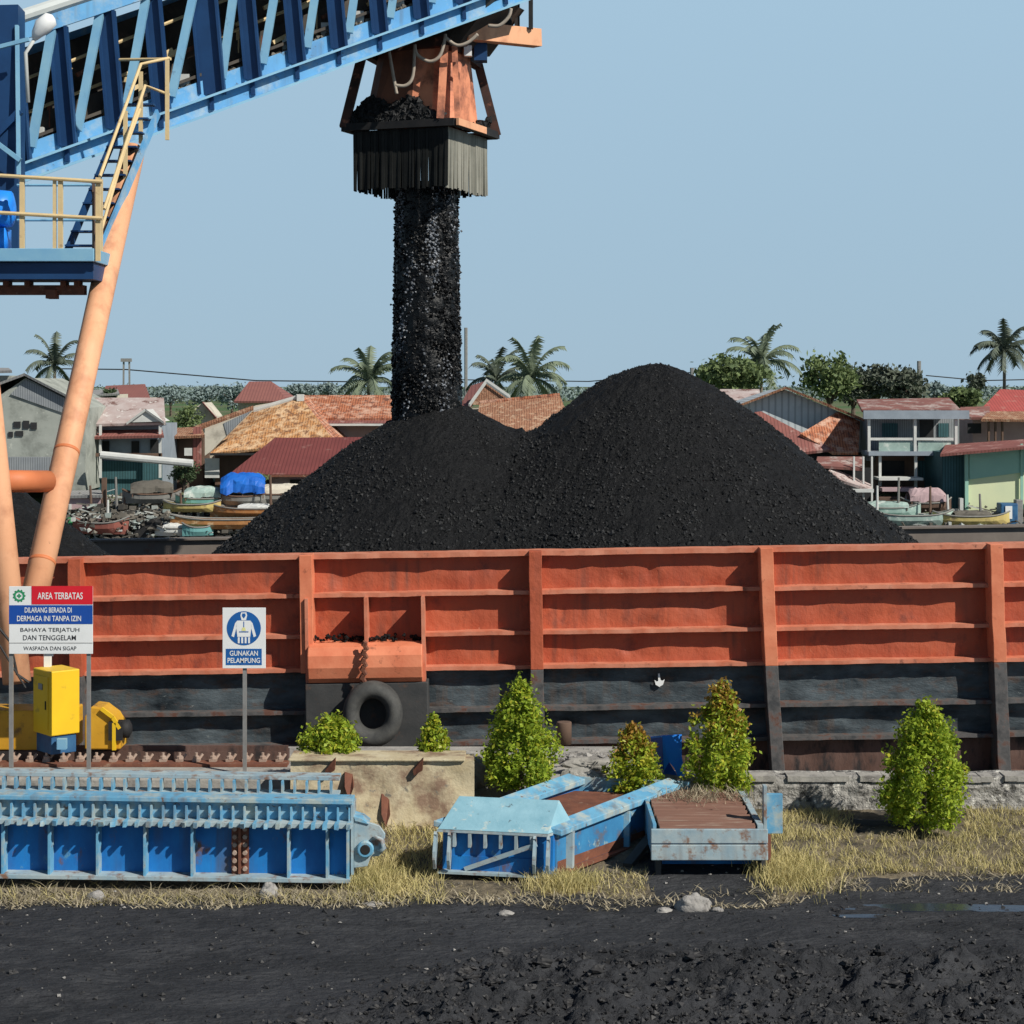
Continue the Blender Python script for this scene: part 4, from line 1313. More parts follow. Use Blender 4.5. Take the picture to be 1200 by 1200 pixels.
# rear beam
Y2 = 23.55
gbox(xl, PX(398, Y2), Y2, Y2 + .04, -.2, .30).build('rear_web', 'blue', ga)
gbox(xl, PX(398, Y2), Y2 - .12, Y2 + .14, .302, .335).build('rear_flange', 'blue_grey', ga, .005)
gbox(xl, PX(398, Y2), Y2 - .02, Y2 + .22, .48, .53).build('rear_top_plate', 'blue_grey', ga, .005)
x = xl + .05
while x < PX(398, Y2):
    gbox(x - .012, x + .012, Y2 - .10, Y2 + .05, .336, .479).build('rear_rib', 'blue_lt', ga)
    x += .149
gbox(xl, xr - .3, YG + .23, Y2 - .13, .26, .30).build('deck_plate', 'rust', ga)
# end bracket
x = xr
mb = gbox(x + .0, x + .03, YG - .10, YG + .3, gz(1016), gz(935))
mb.build('end_plate', 'blue_grey', ga)
mb = MB()
o = Vector((x + .03, YG - .06, gz(986)))
pts = [(0, .28), (.16, .24), (.30, .20), (.37, .10), (.36, -.08), (.30, -.16), (.20, -.17), (.16, -.28), (0, -.30)]
mb.slab([o + Vector((a, 0, b)) for a, b in pts], (0, .05, 0))
br = mb.build('end_bracket', 'blue_grey', ga, .008)
MB().lathe(o + Vector((.14, -.03, -.07)), [(.085, -.03), (.1, -.01), (.1, .03)], 18, 'y').build('pin_boss', 'blue_lt', br)
MB().lathe(o + Vector((.14, -.035, -.07)), [(.05, -.032), (.06, -.028), (.06, .02)], 14, 'y').build('pin', 'dark', br)
mb = MB().tube([o + Vector((.24, -.04, .08)), o + Vector((.33, -.05, .04)), o + Vector((.36, -.05, -.05)), o + Vector((.30, -.05, -.1))], .03, 8)
mb.build('hook', 'blue_grey', br, 0, True)
mb = MB().slab([o + Vector((.0, -.02, .31)), o + Vector((.10, -.02, .28)), o + Vector((.18, -.02, .22)), o + Vector((.02, -.02, .26))], (0, .3, 0))
mb.build('bracket_cover', 'blue_lt', br)

# tilted frame B, local coordinates: x right, y back
gbx = thing('steel_skid', 'faded blue open steel frame lying askew, in the middle between the other two', 'steel skid', (PX(512, 22.75), 22.75, -.52), local=True)
gbx.rotation_euler = (R(0), R(1.0), R(-7))
W, LN, HT = 1.32, 2.75, .60
SK = .52       # the frame is racked: sides lean to the right going back


def fpt(x, y, z): return (x + SK * y, y, z)


def fbox(x0, x1, y0, y1, z0, z1):
    vs = [fpt(x, y, z) for z in (z0, z1) for y in (y0, y1) for x in (x0, x1)]
    return MB().add(vs, [(0, 2, 3, 1), (4, 5, 7, 6), (0, 1, 5, 4), (2, 6, 7, 3), (0, 4, 6, 2), (1, 3, 7, 5)])


fbox(.0, W, .1, .14, .03, HT - .08).build('front_web', 'blue', gbx)
fbox(.12, W - .1, .08, .099, .03, .2).build('front_lower_plate', 'blue', gbx)
fbox(.02, W + .02, -.02, .18, 0, .03).build('front_lower_flange', 'blue_grey', gbx)
fbox(-.01, W, .0, .14, HT - .11, HT - .08).build('front_flange', 'blue_grey', gbx)
m_ = MB()
zt_ = HT - .075
q = [(0.0, .0, zt_), (W, .0, zt_), (W + .02, .5, HT + .22), (.12, .5, HT + .22), (0, .5, zt_), (W, .5, zt_)]
m_.add([fpt(*p) if i > 3 else (p[0] + .12 * p[1], p[1], p[2]) for i, p in enumerate(q)], [(0, 1, 2, 3), (1, 5, 2), (0, 3, 4), (3, 2, 5, 4), (0, 4, 5, 1)])
tp = m_.build('top_plate', 'bluedeck', gbx, .004)
for i in range(6):
    x = .2 + i * .185
    m_ = MB()
    m_.add([(x - .018, -.01, HT - .112), (x + .018, -.01, HT - .112), (x + .018, .0, HT - .28), (x - .018, .0, HT - .28),
            (x - .018, .099, HT - .112), (x + .018, .099, HT - .112), (x + .018, .099, HT - .28), (x - .018, .099, HT - .28)],
           [(0, 1, 2, 3), (5, 4, 7, 6), (1, 5, 6, 2), (4, 0, 3, 7), (3, 2, 6, 7)])
    m_.build('front_rib', 'blue_grey', gbx)
for x in (-.04, .13, W - .17, W - .01):
    m_ = MB()
    q = [(0, HT - .13), (.03, HT - .1), (-.02, HT - .22), (-.06, HT - .32), (-.06, HT - .42), (0, .06), (.05, .06), (.1, .2), (.1, HT - .13)]
    m_.add([(x + s, -.05 + a, b) for s in (0, .035) for a, b in q], [tuple(range(9)), tuple(range(17, 8, -1))] + [((i + 1) % 9, i, i + 9, (i + 1) % 9 + 9) for i in range(9)])
    m_.build('lug', 'blue_grey', gbx)
for nm, x0 in (('right_side', W), ('left_side', -.0)):
    fbox(x0 - .02, x0 + .02, .14, LN, .05, HT - .06).build('side_web', 'blue_mid' if x0 else 'blue', gbx)
    m_ = MB()
    m_.slab([fpt(x0 - .12, .1, HT + .0), fpt(x0 + .10, .1, HT - .05), fpt(x0 + .10, LN, HT + .02), fpt(x0 - .12, LN, HT + .09)], (0, 0, -.07))
    m_.build('side_flange', 'blue_lt', gbx, .008)
    fbox(x0 - .10, x0 + .12, .14, LN, .02, .05).build('side_lower_flange', 'rust', gbx)
fbox(W + .0205, W + .026, .16, LN - .05, .055, .055 + .11).build('rusty_side_plate', 'rust', gbx)
fbox(W + .021, W + .10, .32, .36, .051, HT - .1).build('side_stiffener', 'blue_grey', gbx)
fbox(W + .021, W + .09, 1.5, 1.53, .051, HT - .1).build('side_stiffener', 'blue_lt', gbx)
fbox(.021, W - .021, .62, LN - .1, HT - .17, HT - .12).build('floor', 'rust', gbx)
fbox(-.05, W + .14, LN, LN + .05, .0, HT + .04).build('rear_plate', 'blue_lt', gbx)
m_ = MB()
m_.beam(fpt(W + .16, LN - .1, HT - .1), (W + .9, .75, .0), .12, .07)
m_.build('fallen_brace', 'hull_plate', gbx)
m_ = MB().beam(fpt(.3, .05, .05), fpt(W - .12, -.02, HT - .2), .03, .05)
m_.build('front_brace', 'blue_grey', gbx)

# platform C
gc = thing('plank_platform', 'low blue steel platform with weathered red planks, rightmost of the blue pieces', 'platform', (PX(832, 22.8), 22.8, -.55))
Y3 = 22.8
gx = lambda v: PX(v, Y3)
MB().bx(gx(763), gx(900), Y3, Y3 + .05, PZ(989, Y3) + .004, PZ(972, Y3)).build('front_board', 'blue_grey', gc, .008)
MB().bx(gx(763), gx(900), Y3 - .012, Y3 + .05, PZ(1008, Y3), PZ(990, Y3)).build('front_board', 'blue_grey', gc, .008)
MB().bx(gx(764), gx(899), Y3 + .051, Y3 + .08, PZ(1008, Y3), PZ(973, Y3)).build('front_channel', 'blue', gc)
for i in range(9):
    y = Y3 + .06 + i * .24
    s_ = .12 * i / 9
    m_ = MB()
    z = PZ(971, Y3) + rnd(-.006, .006)
    m_.slab([(gx(770) + .02 + rnd(0, .03), y, z), (gx(884) + rnd(-.02, .02), y, z), (gx(884) + .06, y + .222, z + .004), (gx(772) + .02, y + .222, z + .004)], (0, 0, -.045))
    m_.build('plank', 'plank', gc, .004)
MB().bx(gx(766), gx(770), Y3 + .1, Y3 + 2.3, PZ(1010, Y3), PZ(968, Y3)).build('side_beam', 'blue_lt', gc)
MB().bx(gx(889), gx(896), Y3 + .1, Y3 + 2.1, PZ(1010, Y3), PZ(969, Y3)).build('side_beam', 'blue_grey', gc)
MB().bx(gx(770), gx(776), Y3 + .15, Y3 + .4, -.62, PZ(1011, Y3)).build('support', 'hull_plate', gc)
MB().bx(gx(893), gx(899), Y3 + .12, Y3 + .4, -.62, PZ(1009, Y3)).build('support', 'hull_plate', gc)
MB().bx(gx(780), gx(888), Y3 + .5, Y3 + .55, -.55, PZ(1011, Y3)).build('inner_web', 'blue', gc)
m_ = MB().bx(gx(903), gx(922), Y3 + .35, Y3 + .42, PZ(985, Y3), PZ(938, Y3))
ep = m_.build('end_plate', 'blue_lt', gc, .004)
MB().bx(gx(899), gx(903) - .002, Y3 + .3, Y3 + .44, PZ(990, Y3), PZ(928, Y3)).build('end_stiffener', 'blue_grey', gc)
MB().bx(gx(903), gx(908), Y3 + .33, Y3 + .349, PZ(1020, Y3), PZ(986, Y3)).build('rusty_strut', 'rust', gc)
for i in range(2):
    pass
# dead leaves / twigs lying on the planks
m_ = MB()
for i in range(500):
    x, y = random.gauss(gx(838), .36), random.gauss(Y3 + 1.75, .22)
    if gx(772) < x < gx(893) + .1: blade(m_, x, y, PZ(971, Y3), rnd(.02, .16), rnd(.3, 2.2), .006)
tag(m_.build('dead_twigs', 'grass_b'), 'dead twigs heaped on the back of the red plank platform', 'twigs', None, 'stuff')

# ------------------------------------------------------------------ shrubs
def shrub(px, base, top, half, Y, label, tip=.0, orange=False, wide_low=True, nleaf=3000, flat=False):
    c = P(px, base, Y)
    h = (base - top) / F * Y * .97
    w = half / F * Y
    root = thing('shrub', label, 'shrub', c, 'clipped shrubs along the quay')
    MB().tube([c - Vector((0, 0, .05)), c + Vector((.01, 0, h * .8))], [.03, .008], 6).build('stem', 'bark', root)
    cl = []
    for i in range(150):
        t = random.random() ** (1.2 if not flat else 1.0)
        if flat: prf_ = math.sqrt(max(0, 1 - t * t))
        else: prf_ = (min(1.0, .70 + t * 1.4) if t < .3 else max(.05, 1 - ((t - .3) / .7) ** 1.55 * .97))
        a = rnd(0, 6.283)
        r = w * prf_ * math.sqrt(rnd(.1, 1)) * rnd(.85, 1.05) * (1 + .38 * nz(math.cos(a) * 1.4 + px, math.sin(a) * 1.4, t * 4))
        cl.append((Vector((c.x + r * math.cos(a), c.y + r * math.sin(a), c.z + h * (.03 + .95 * t))), t))
    l1, l2, l3 = MB(), MB(), MB()
    kinds = []
    for i in range(int(nleaf * 1.9)):
        q, t = random.choice(cl)
        sg_ = w * .10
        p = q + Vector((random.gauss(0, sg_), random.gauss(0, sg_), random.gauss(0, sg_ * 1.2)))
        if p.z < c.z: p.z = c.z + rnd(0, .05)
        tt = (p.z - c.z) / h
        tgt = l1
        if random.random() < tip * (.35 + .65 * tt): tgt = l2
        if orange and random.random() < max(0, tt - .5) * 1.5: tgt = l3
        if tgt is not l1: kinds.append(1 if tgt is l3 else 0); tgt = l2
        tgt.leaf(p, rnd(.024, .042), .6, rnd(.42, .62))
    l1.build('foliage', 'leaf', root)
    o = l2.build('young_foliage', 'leaf_y', root)
    o.data.materials.append(M['leaf_o'])
    for p_, k_ in zip(o.data.polygons, kinds): p_.material_index = k_


shrub(387, 890, 843, 37, 25.5, 'low rounded lime shrub behind the ochre block, below the tyre', .3, False, flat=True, nleaf=3200)
shrub(508, 890, 838, 19, 25.5, 'small pointed shrub behind the right end of the ochre block', .5, False, nleaf=1800)
shrub(610, 922, 797, 46, 25.2, 'tall bushy bright green shrub just right of the ochre block', .25, False, nleaf=5600)
shrub(742, 930, 850, 35, 25.3, 'yellowish young shrub between the tall bushy shrub and the blue bin', .8, True, nleaf=3200)
shrub(845, 932, 798, 44, 25.2, 'pointed shrub with orange shoots behind the plank platform', .5, True, nleaf=5400)
shrub(1083, 966, 822, 51, 24.6, 'full conical green shrub in the grass before the stone wall', .2, False, nleaf=7000)

# odds and ends on the quay
b = thing('plastic_bin', 'bright blue plastic bin leaning open between two shrubs', 'bin', P(780, 908, 25.9))
MB().slab([P(757, 864, 26.1), P(776, 862, 25.8), P(777, 903, 25.8), P(762, 900, 26.1)], (.02, .03, 0)).build('side', 'sblue', b)  # darker blue paints in the shaded left side of the bin
MB().slab([P(776, 862, 25.8), P(799, 861, 25.9), P(799, 886, 25.85), P(803, 908, 25.7), P(795, 911, 25.7), P(790, 900, 25.75), P(784, 893, 25.78), P(778, 904, 25.8)], (.0, .03, 0)).build('front', 'plastic_blue', b)
MB().slab([P(757, 864, 26.1), P(776, 862, 25.8), P(799, 861, 25.9), P(784, 862, 26.2)], (0, 0, -.02)).build('rim', 'plastic_blue', b)
MB().slab([P(784, 893, 25.82), P(795, 911, 25.74), P(776, 908, 25.9)], (0, .03, 0)).build('torn_flap', 'tarp', b)
mb = MB().lathe(P(661, 872, 26.6), [(.105, 0), (.105, .30), (.10, .31), (.075, .31)], 16)
tag(mb.build('pipe_stump', 'brownwood', None, 0, True), 'short rusty pipe stump standing beside the tall bushy shrub', 'pipe')
mb = MB()
for i in range(130):
    x, y = random.gauss(PX(686, 26.6), .17), random.gauss(26.6, .2)
    if i % 3: mb.lump((x, y, rnd(.0, .12)), rnd(.03, .09), .5)
    else:
        a = rnd(-.5, .5)
        mb.beam((x - .1, y, rnd(0, .15)), (x + .12 * math.cos(a), y + .1 * math.sin(a), rnd(0, .15)), .03, .02)
tag(mb.build('rubble', 'rock'), 'heap of pale broken rubble and slats right of the tall bushy shrub', 'rubble', None, 'stuff')
for (p0, p1, p2, p3, Y, lab) in ((662, 718, 892, 902, 25.9, 'dark broken concrete kerb below the rubble heap'), (660, 705, 907, 925, 25.4, 'white chipped concrete lump at the foot of the rubble heap'),
                                 (540, 572, 895, 922, 25.6, 'grey concrete lump between the ochre block and the tall shrub')):
    a, b_ = P(p0, p2, Y), P(p1, p3, Y)
    mb = MB().rock(((a.x + b_.x) / 2, Y + .1, (a.z + b_.z) / 2), (b_.x - a.x) * .55, .15, (a.z - b_.z) * .75, p0, 18, 10, .3)
    tag(mb.build('concrete_lump', 'hull_plate' if p0 == 655 else 'concrete', None, 0, False), lab, 'concrete')
# dark planks under shrub at right
mb = MB()
for i in range(5):
    mb.beam(P(1000 + i * 9, 962 + 3 * i % 5, 24.9), P(1060 + i * 8, 965, 24.9 - .05 * i), .05, .05)
tag(mb.build('charred_planks', 'hull_plate'), 'dark charred planks lying in the grass below the conical shrub', 'planks', None)

# ------------------------------------------------------------------ village across the river
HG = 'village houses on the far bank'


def slab(name, pts, m_, root, th=(0, .05, -.15)):
    return MB().slab([P(*p) for p in pts], th).build(name, m_, root)


def wallp(name, pts, Y, depth, m_, root):
    return MB().slab([P(x, y, Y) for x, y in pts], (0, depth, 0)).build(name, m_, root)


def rect(name, x0, x1, y0, y1, Y, m_, root, d=.06):
    return MB().bx(PX(x0, Y), PX(x1, Y), Y, Y + d, PZ(y1, Y), PZ(y0, Y)).build(name, m_, root)


def house(label, px, Y, cat='house'):
    return thing('house', label, cat, (PX(px, Y), Y, bank_z(Y)), HG)


# H1 grey gabled warehouse at left
h = house('grey stained plaster gabled house behind the crane legs at far left', 40, 108)
wallp('wall', [(2, 462), (30, 443), (76, 466), (100, 478), (100, 575), (-60, 575), (-60, 462)], 108, 9, 'greyplaster', h)
wallp('gable_panel', [(12, 462), (30, 445), (77, 467), (77, 485)], 107.9, .09, 'greyboard', h)
slab('roof', [(28, 437, 107.5), (104, 476, 107.5), (104, 476, 118), (28, 437, 118)], 'greyroof', h)
slab('roof', [(-60, 470, 107.5), (29, 437, 107.5), (29, 437, 118), (-60, 470, 118)], 'greyroof', h)
for (a, b, c_, d_) in ((16, 24, 494, 501), (27, 34, 493, 502), (36, 43, 495, 503), (10, 15, 506, 512), (18, 27, 505, 511)):
    rect('window', a, b, c_, d_, 107.92, 'darkroom', h)
rect('lean_to', -20, 60, 536, 572, 106.5, 'greyboard', h, 1)
h = house('flat grey roof corner of a house at the left edge of the picture', -10, 112)
wallp('wall', [(-60, 440), (8, 440), (8, 560), (-60, 560)], 112.5, 5, 'greyplaster', h)
slab('roof', [(-60, 436, 112), (14, 434, 112), (10, 431, 118), (-60, 431, 118)], 'greyroof', h)

# H2 patched roof house
h = house('house with patchy whitish sheet roof and small white dormer right of the crane leg', 148, 112)
slab('roof', [(98, 497, 110.8), (194, 495, 110.8), (192, 466, 115), (96, 466, 115)], 'patchy', h)
wallp('wall', [(102, 498), (190, 497), (190, 580), (102, 580)], 112, 5, 'bluewall', h)
wallp('dormer', [(150, 495), (170, 480), (190, 494)], 110.6, 2.5, 'whitewood', h)
slab('dormer_roof', [(148, 495, 110.4), (170, 479, 110.4), (170, 479, 113), (148, 495, 113)], 'whitewood', h)
slab('dormer_roof', [(170, 479, 110.4), (192, 494, 110.4), (192, 494, 113), (170, 479, 113)], 'whitewood', h)
slab('porch_roof', [(100, 512, 110.3), (192, 510, 110.3), (190, 503, 112), (100, 504, 112)], 'redsheet', h)
for px in (116, 186):
    rect('post', px, px + 2.5, 498, 560, 110.6, 'whitewood', h, .2)
for (a, b, c_, d_) in ((120, 128, 517, 531), (154, 163, 517, 534), (138, 146, 545, 562), (176, 188, 515, 530)):
    rect('window', a, b, c_, d_, 111.9, 'darkroom', h)
rect('lower_wall', 104, 190, 540, 582, 111.8, 'tealboard', h)
rect('balcony_rail', 102, 190, 531, 535, 110.6, 'brownwood', h)

# awning pipe in front
o = MB().tube([P(118, 533, 107), P(160, 537, 107), P(226, 543, 107)], .22, 10).build('float_pipe', 'whitewood')
tag(o, 'long pale pipe lying level in front of the patchy roofed house', 'pipe')
# pink hut
h = thing('river_hut', 'small pinkish plank hut low on the bank beside the crane leg', 'hut', P(100, 610, 105))
rect('wall', 82, 116, 582, 612, 105.2, 'brownwood', h, 2)
rect('board', 80, 118, 580, 597, 104.9, 'pinkwall', h)
slab('roof', [(78, 581, 104.6), (120, 580, 104.6), (118, 574, 107), (80, 575, 107)], 'greyroof', h)
rect('post', 119, 124, 560, 622, 104.9, 'brownwood', h, .3)

# H3 ochre tiled hipped house
h = house('white walled house with ochre tiled roof and pale gable boards', 305, 116)
slab('roof', [(246, 531, 114), (392, 517, 114), (352, 464, 119), (297, 481, 119)], 'tile_y', h)
slab('roof', [(246, 531, 114), (297, 481, 119), (345, 465, 119), (300, 500, 125)], 'tile_y', h)
slab('side_roof', [(392, 517, 114), (352, 464, 119), (362, 466, 122), (410, 512, 122)], 'tile_o', h)
wallp('wall', [(240, 500), (300, 475), (330, 470), (330, 560), (240, 560)], 119.6, 5, 'plaster', h)
wallp('gable', [(240, 506), (295, 481), (247, 529), (240, 534)], 113.9, .3, 'plaster', h)
slab('gable_shade', [(262, 496, 113.85), (295, 481, 113.85), (266, 510, 113.85)], 'greyboard', h, (0, .04, 0))
slab('barge_board', [(229, 503, 118), (297, 478, 118), (297, 475, 118), (229, 499, 118)], 'tile_tan', h)
slab('ridge_cap', [(297, 481, 118.6), (352, 465, 118.6), (352, 462, 118.6), (297, 478, 118.6)], 'whitewood', h)
MB().bx(PX(348, 118.5), PX(356, 118.5), 118.4, 118.8, PZ(470, 118.5), PZ(462, 118.5)).build('finial', 'whitewood', h)
wallp('front_wall', [(252, 531), (330, 526), (330, 570), (252, 570)], 115.4, .3, 'brownwood', h)
rect('white_panel', 240, 257, 537, 560, 114.8, 'whitewood', h)
rect('eave_board', 246, 300, 531, 533.5, 113.9, 'darkroom', h)
# H4 maroon roof
h = house('house with plain maroon sheet roof below the ochre tiled one', 340, 110)
slab('roof', [(268, 556, 108.5), (400, 556, 108.5), (440, 512, 114), (322, 513, 114)], 'maroon', h)
wallp('wall', [(278, 556), (400, 556), (400, 592), (278, 592)], 109.8, 4, 'pinkwall', h)
rect('window', 300, 316, 562, 578, 109.7, 'darkroom', h); rect('window', 340, 356, 562, 578, 109.7, 'darkroom', h)
rect('eave_board', 268, 396, 556.5, 559, 108.4, 'rust', h)
# H5 far dark red hip roof
h = house('far hazy dark red hipped roof above the ochre tiled house', 305, 150)
slab('roof', [(274, 470, 148), (338, 470, 148), (318, 447, 152), (292, 447, 152)], 'hazered', h)
slab('hip', [(338, 470, 148), (350, 468, 156), (318, 447, 152.1)], 'hazered', h)
wallp('wall', [(279, 470), (334, 470), (334, 500), (279, 500)], 149.2, 5, 'plaster', h)
# H6 long orange roof
h = house('long house with broken orange tile roof left of the falling coal', 415, 122)
slab('roof', [(378, 490, 120), (476, 490, 120), (470, 463, 124), (356, 463, 124)], 'tile_o', h)
slab('lower_roof', [(384, 496, 119), (474, 496, 119), (474, 489.5, 121), (384, 489.5, 121)], 'redsheet', h)
wallp('wall', [(386, 496), (474, 496), (474, 545), (386, 545)], 120.6, 4, 'pinkwall', h)
rect('eave_board', 384, 474, 496.5, 499, 118.9, 'whitewood', h)
# small pale gable house left of field
h = house('small cream gabled house beside the green field', 236, 160)
wallp('wall', [(222, 483), (237, 472), (250, 488), (250, 510), (222, 510)], 160, 5, 'plaster', h)
slab('roof', [(237, 471, 159), (253, 489, 159), (256, 489, 166), (240, 471, 166)], 'hazered', h)
h = house('hazy brownish roof between crane leg and far trees', 150, 170)
slab('roof', [(118, 466, 168), (176, 466, 168), (170, 450, 173), (124, 452, 173)], 'hazered', h)
wallp('wall', [(120, 466), (174, 466), (174, 490), (120, 490)], 169, 4, 'plaster', h)
h = house('small far roof with pale sheets above the patchy roofed house', 122, 150)
slab('roof', [(106, 463, 149), (140, 461, 149), (138, 456, 152), (108, 457, 152)], 'greyroof', h)
wallp('wall', [(108, 463), (138, 462), (138, 490), (108, 490)], 150, 4, 'plaster', h)
h = house('dark shed between the patchy roofed house and the ochre tiled house', 215, 118)
slab('roof', [(188, 512, 116), (240, 510, 116), (236, 500, 119), (192, 502, 119)], 'tile_tan', h)
wallp('wall', [(192, 512), (238, 511), (238, 575), (192, 575)], 117, 4, 'brownwood', h)
rect('satellite_dish', 216, 225, 525, 534, 115.9, 'whitewood', h)
rect('panel', 226, 236, 500, 552, 116.5, 'redsheet', h)

# right of the stream
h = house('house with tan tiled gable roof just right of the falling coal', 566, 124)
slab('roof', [(536, 480, 122), (553, 474, 122), (570, 446, 127), (552, 452, 127)], 'hazered', h)
slab('roof', [(553, 474, 122), (570, 446, 122), (598, 466, 122), (598, 478, 122)], 'tile_tan', h, (0, .5, 0))
slab('gable_board', [(551, 474, 121.8), (570, 447, 121.8), (570, 443.5, 121.8), (549, 473, 121.8)], 'whitewood', h)
slab('gable_board', [(570, 447, 121.8), (597, 466, 121.8), (598, 463, 121.8), (570, 443.5, 121.8)], 'whitewood', h)
wallp('wall', [(540, 480), (598, 478), (598, 520), (540, 520)], 123, 4, 'plaster', h)
h = house('tan and orange tiled roof seen between the two coal heaps', 612, 116)
slab('roof', [(556, 514, 113), (676, 514, 113), (656, 463, 119), (562, 472, 119)], 'tile_tan', h)
wallp('wall', [(566, 514), (670, 514), (670, 550), (566, 550)], 114.5, 4, 'plaster', h)
slab('ridge_cap', [(562, 472, 118.8), (656, 463, 118.8), (656, 460.5, 118.8), (562, 469.5, 118.8)], 'tile_o', h)

# right group
h = house('house with grey zinc gable and sloping red lean-to roof behind the big heap', 925, 114)
wallp('gable', [(872, 473), (921, 457), (1012, 494), (1012, 530), (872, 530)], 114, 7, 'zinc', h)
slab('roof', [(866, 474, 113), (921, 453, 113), (921, 453, 122), (866, 474, 122)], 'tile_tan', h)
slab('roof', [(921, 453, 113), (1016, 492, 113), (1016, 492, 122), (921, 453, 122)], 'tile_tan', h)
slab('lean_to_roof', [(940, 530, 111), (976, 526, 111), (892, 482, 113.8), (884, 483, 113.8)], 'redsheet', h)
slab('lean_to_roof', [(938, 508, 111.8), (982, 482, 113.8), (1008, 494, 113.8), (1006, 530, 111), (976, 530, 111)], 'tile_o', h)
rect('lower_wall', 940, 1010, 530, 565, 112, 'darkroom', h)
h = house('pale sheet roofed house just behind the shoulder of the big heap', 865, 126)
slab('roof', [(838, 468, 124), (892, 470, 124), (890, 456, 127), (844, 456, 127)], 'patchy', h)
wallp('wall', [(842, 469), (890, 470), (890, 520), (842, 520)], 125.2, 4, 'plaster', h)
h = house('low rusty sheet roofs on posts in shade beside the big heap', 990, 109)
slab('roof', [(955, 545, 107.5), (1012, 549, 107.5), (1012, 535, 110), (958, 535, 110)], 'patchred', h)
slab('roof', [(965, 556, 106.5), (1022, 574, 106.5), (1022, 568, 108), (975, 548, 108)], 'patchy', h)
rect('wall', 975, 1022, 548, 592, 109, 'darkroom', h)
for px in (1000, 1011, 1021): rect('post', px, px + 2, 535, 595, 107.4, 'whitewood', h, .15)
rect('bench_board', 994, 1024, 573, 577, 106.4, 'whitewood', h, .4)

h = house('two storey house with white veranda rails and patched red roof', 1070, 112)
slab('roof', [(1010, 480, 109.5), (1126, 480, 109.5), (1112, 466, 114), (1004, 468, 114)], 'patchred', h)
rect('fascia', 1012, 1136, 481, 491, 109.4, 'bluewall', h, .2)
wallp('wall', [(1016, 491), (1124, 491), (1124, 540), (1016, 540)], 112.2, 5, 'greyboard', h)
rect('veranda_floor', 1018, 1128, 529, 534, 109.6, 'bluewall', h, 2.6)
for px in (1017, 1071, 1119): rect('veranda_post', px, px + 3.2, 491, 530, 109.7, 'whitewood', h, .2)
rect('veranda_rail', 1020, 1120, 513, 516, 109.75, 'whitewood', h, .1)
rect('veranda_panel', 1030, 1072, 517, 529, 109.85, 'boatgreen', h); rect('veranda_panel', 1076, 1118, 517, 529, 109.85, 'boatgreen', h)
rect('door', 1078, 1094, 492, 528, 112.1, 'darkroom', h); rect('window', 1034, 1052, 496, 512, 112.1, 'tealboard', h)
rect('window', 1100, 1112, 496, 512, 112.1, 'tealboard', h)
wallp('ground_wall', [(1026, 535), (1108, 535), (1108, 602), (1026, 602)], 112, 4, 'brownwood', h)
rect('doorway', 1034, 1060, 540, 562, 111.9, 'darkroom', h); rect('doorway', 1076, 1104, 540, 562, 111.9, 'tealboard', h)
for px in (1030, 1072): rect('ground_post', px, px + 3, 534, 572, 109.9, 'whitewood', h, .2)
rect('jetty_board', 1030, 1082, 560, 563, 108.6, 'whitewood', h, 2); rect('jetty_board', 1034, 1078, 572, 576, 107.9, 'pinkwall', h, 2)
rect('jetty_board', 1030, 1070, 583, 587, 107.4, 'brownwood', h, 2)

h = house('house with bright red hipped roof under the tall palm', 1180, 122)
slab('roof', [(1142, 487, 119), (1240, 490, 119), (1225, 458, 124), (1172, 456, 124)], 'redhip', h)
slab('porch_roof', [(1118, 489, 117.5), (1160, 489, 117.5), (1160, 476, 120), (1126, 477, 120)], 'patchred', h)
slab('porch_roof', [(1150, 491, 116.5), (1240, 492, 116.5), (1240, 482, 119), (1158, 482, 119)], 'tile_tan', h)
wallp('wall', [(1140, 488), (1240, 490), (1240, 540), (1140, 540)], 120, 4, 'pinkwall', h)
for px in (1158, 1166, 1174): rect('post', px, px + 2, 490, 520, 117, 'brownwood', h, .2)
rect('window', 1134, 1150, 496, 508, 117.9, 'darkroom', h)

h = house('sea green and pale yellow walled building with thin red roof at right', 1160, 107)
wallp('wall', [(1134, 527), (1240, 518), (1240, 602), (1134, 602)], 107, 6, 'creamwall', h)
wallp('upper_wall', [(1136, 528), (1240, 518), (1240, 548), (1136, 562)], 106.88, .1, 'greenwall', h)
wallp('side_wall', [(1104, 530), (1133, 528), (1133, 604), (1104, 594)], 107.4, 6, 'tealboard', h)
rect('corner_post', 1131, 1135, 527, 603, 106.8, 'greenwall', h, .2)
rect('pilaster', 1196, 1199, 520, 602, 106.8, 'greenwall', h)
slab('roof', [(1102, 532, 105.5), (1240, 520, 105.5), (1240, 512, 110), (1108, 521, 110)], 'redsheet', h)
rect('step', 1100, 1126, 597, 601, 106, 'whitewood', h, .5); rect('pillar', 1125, 1129, 584, 606, 105.8, 'whitewood', h, .4)


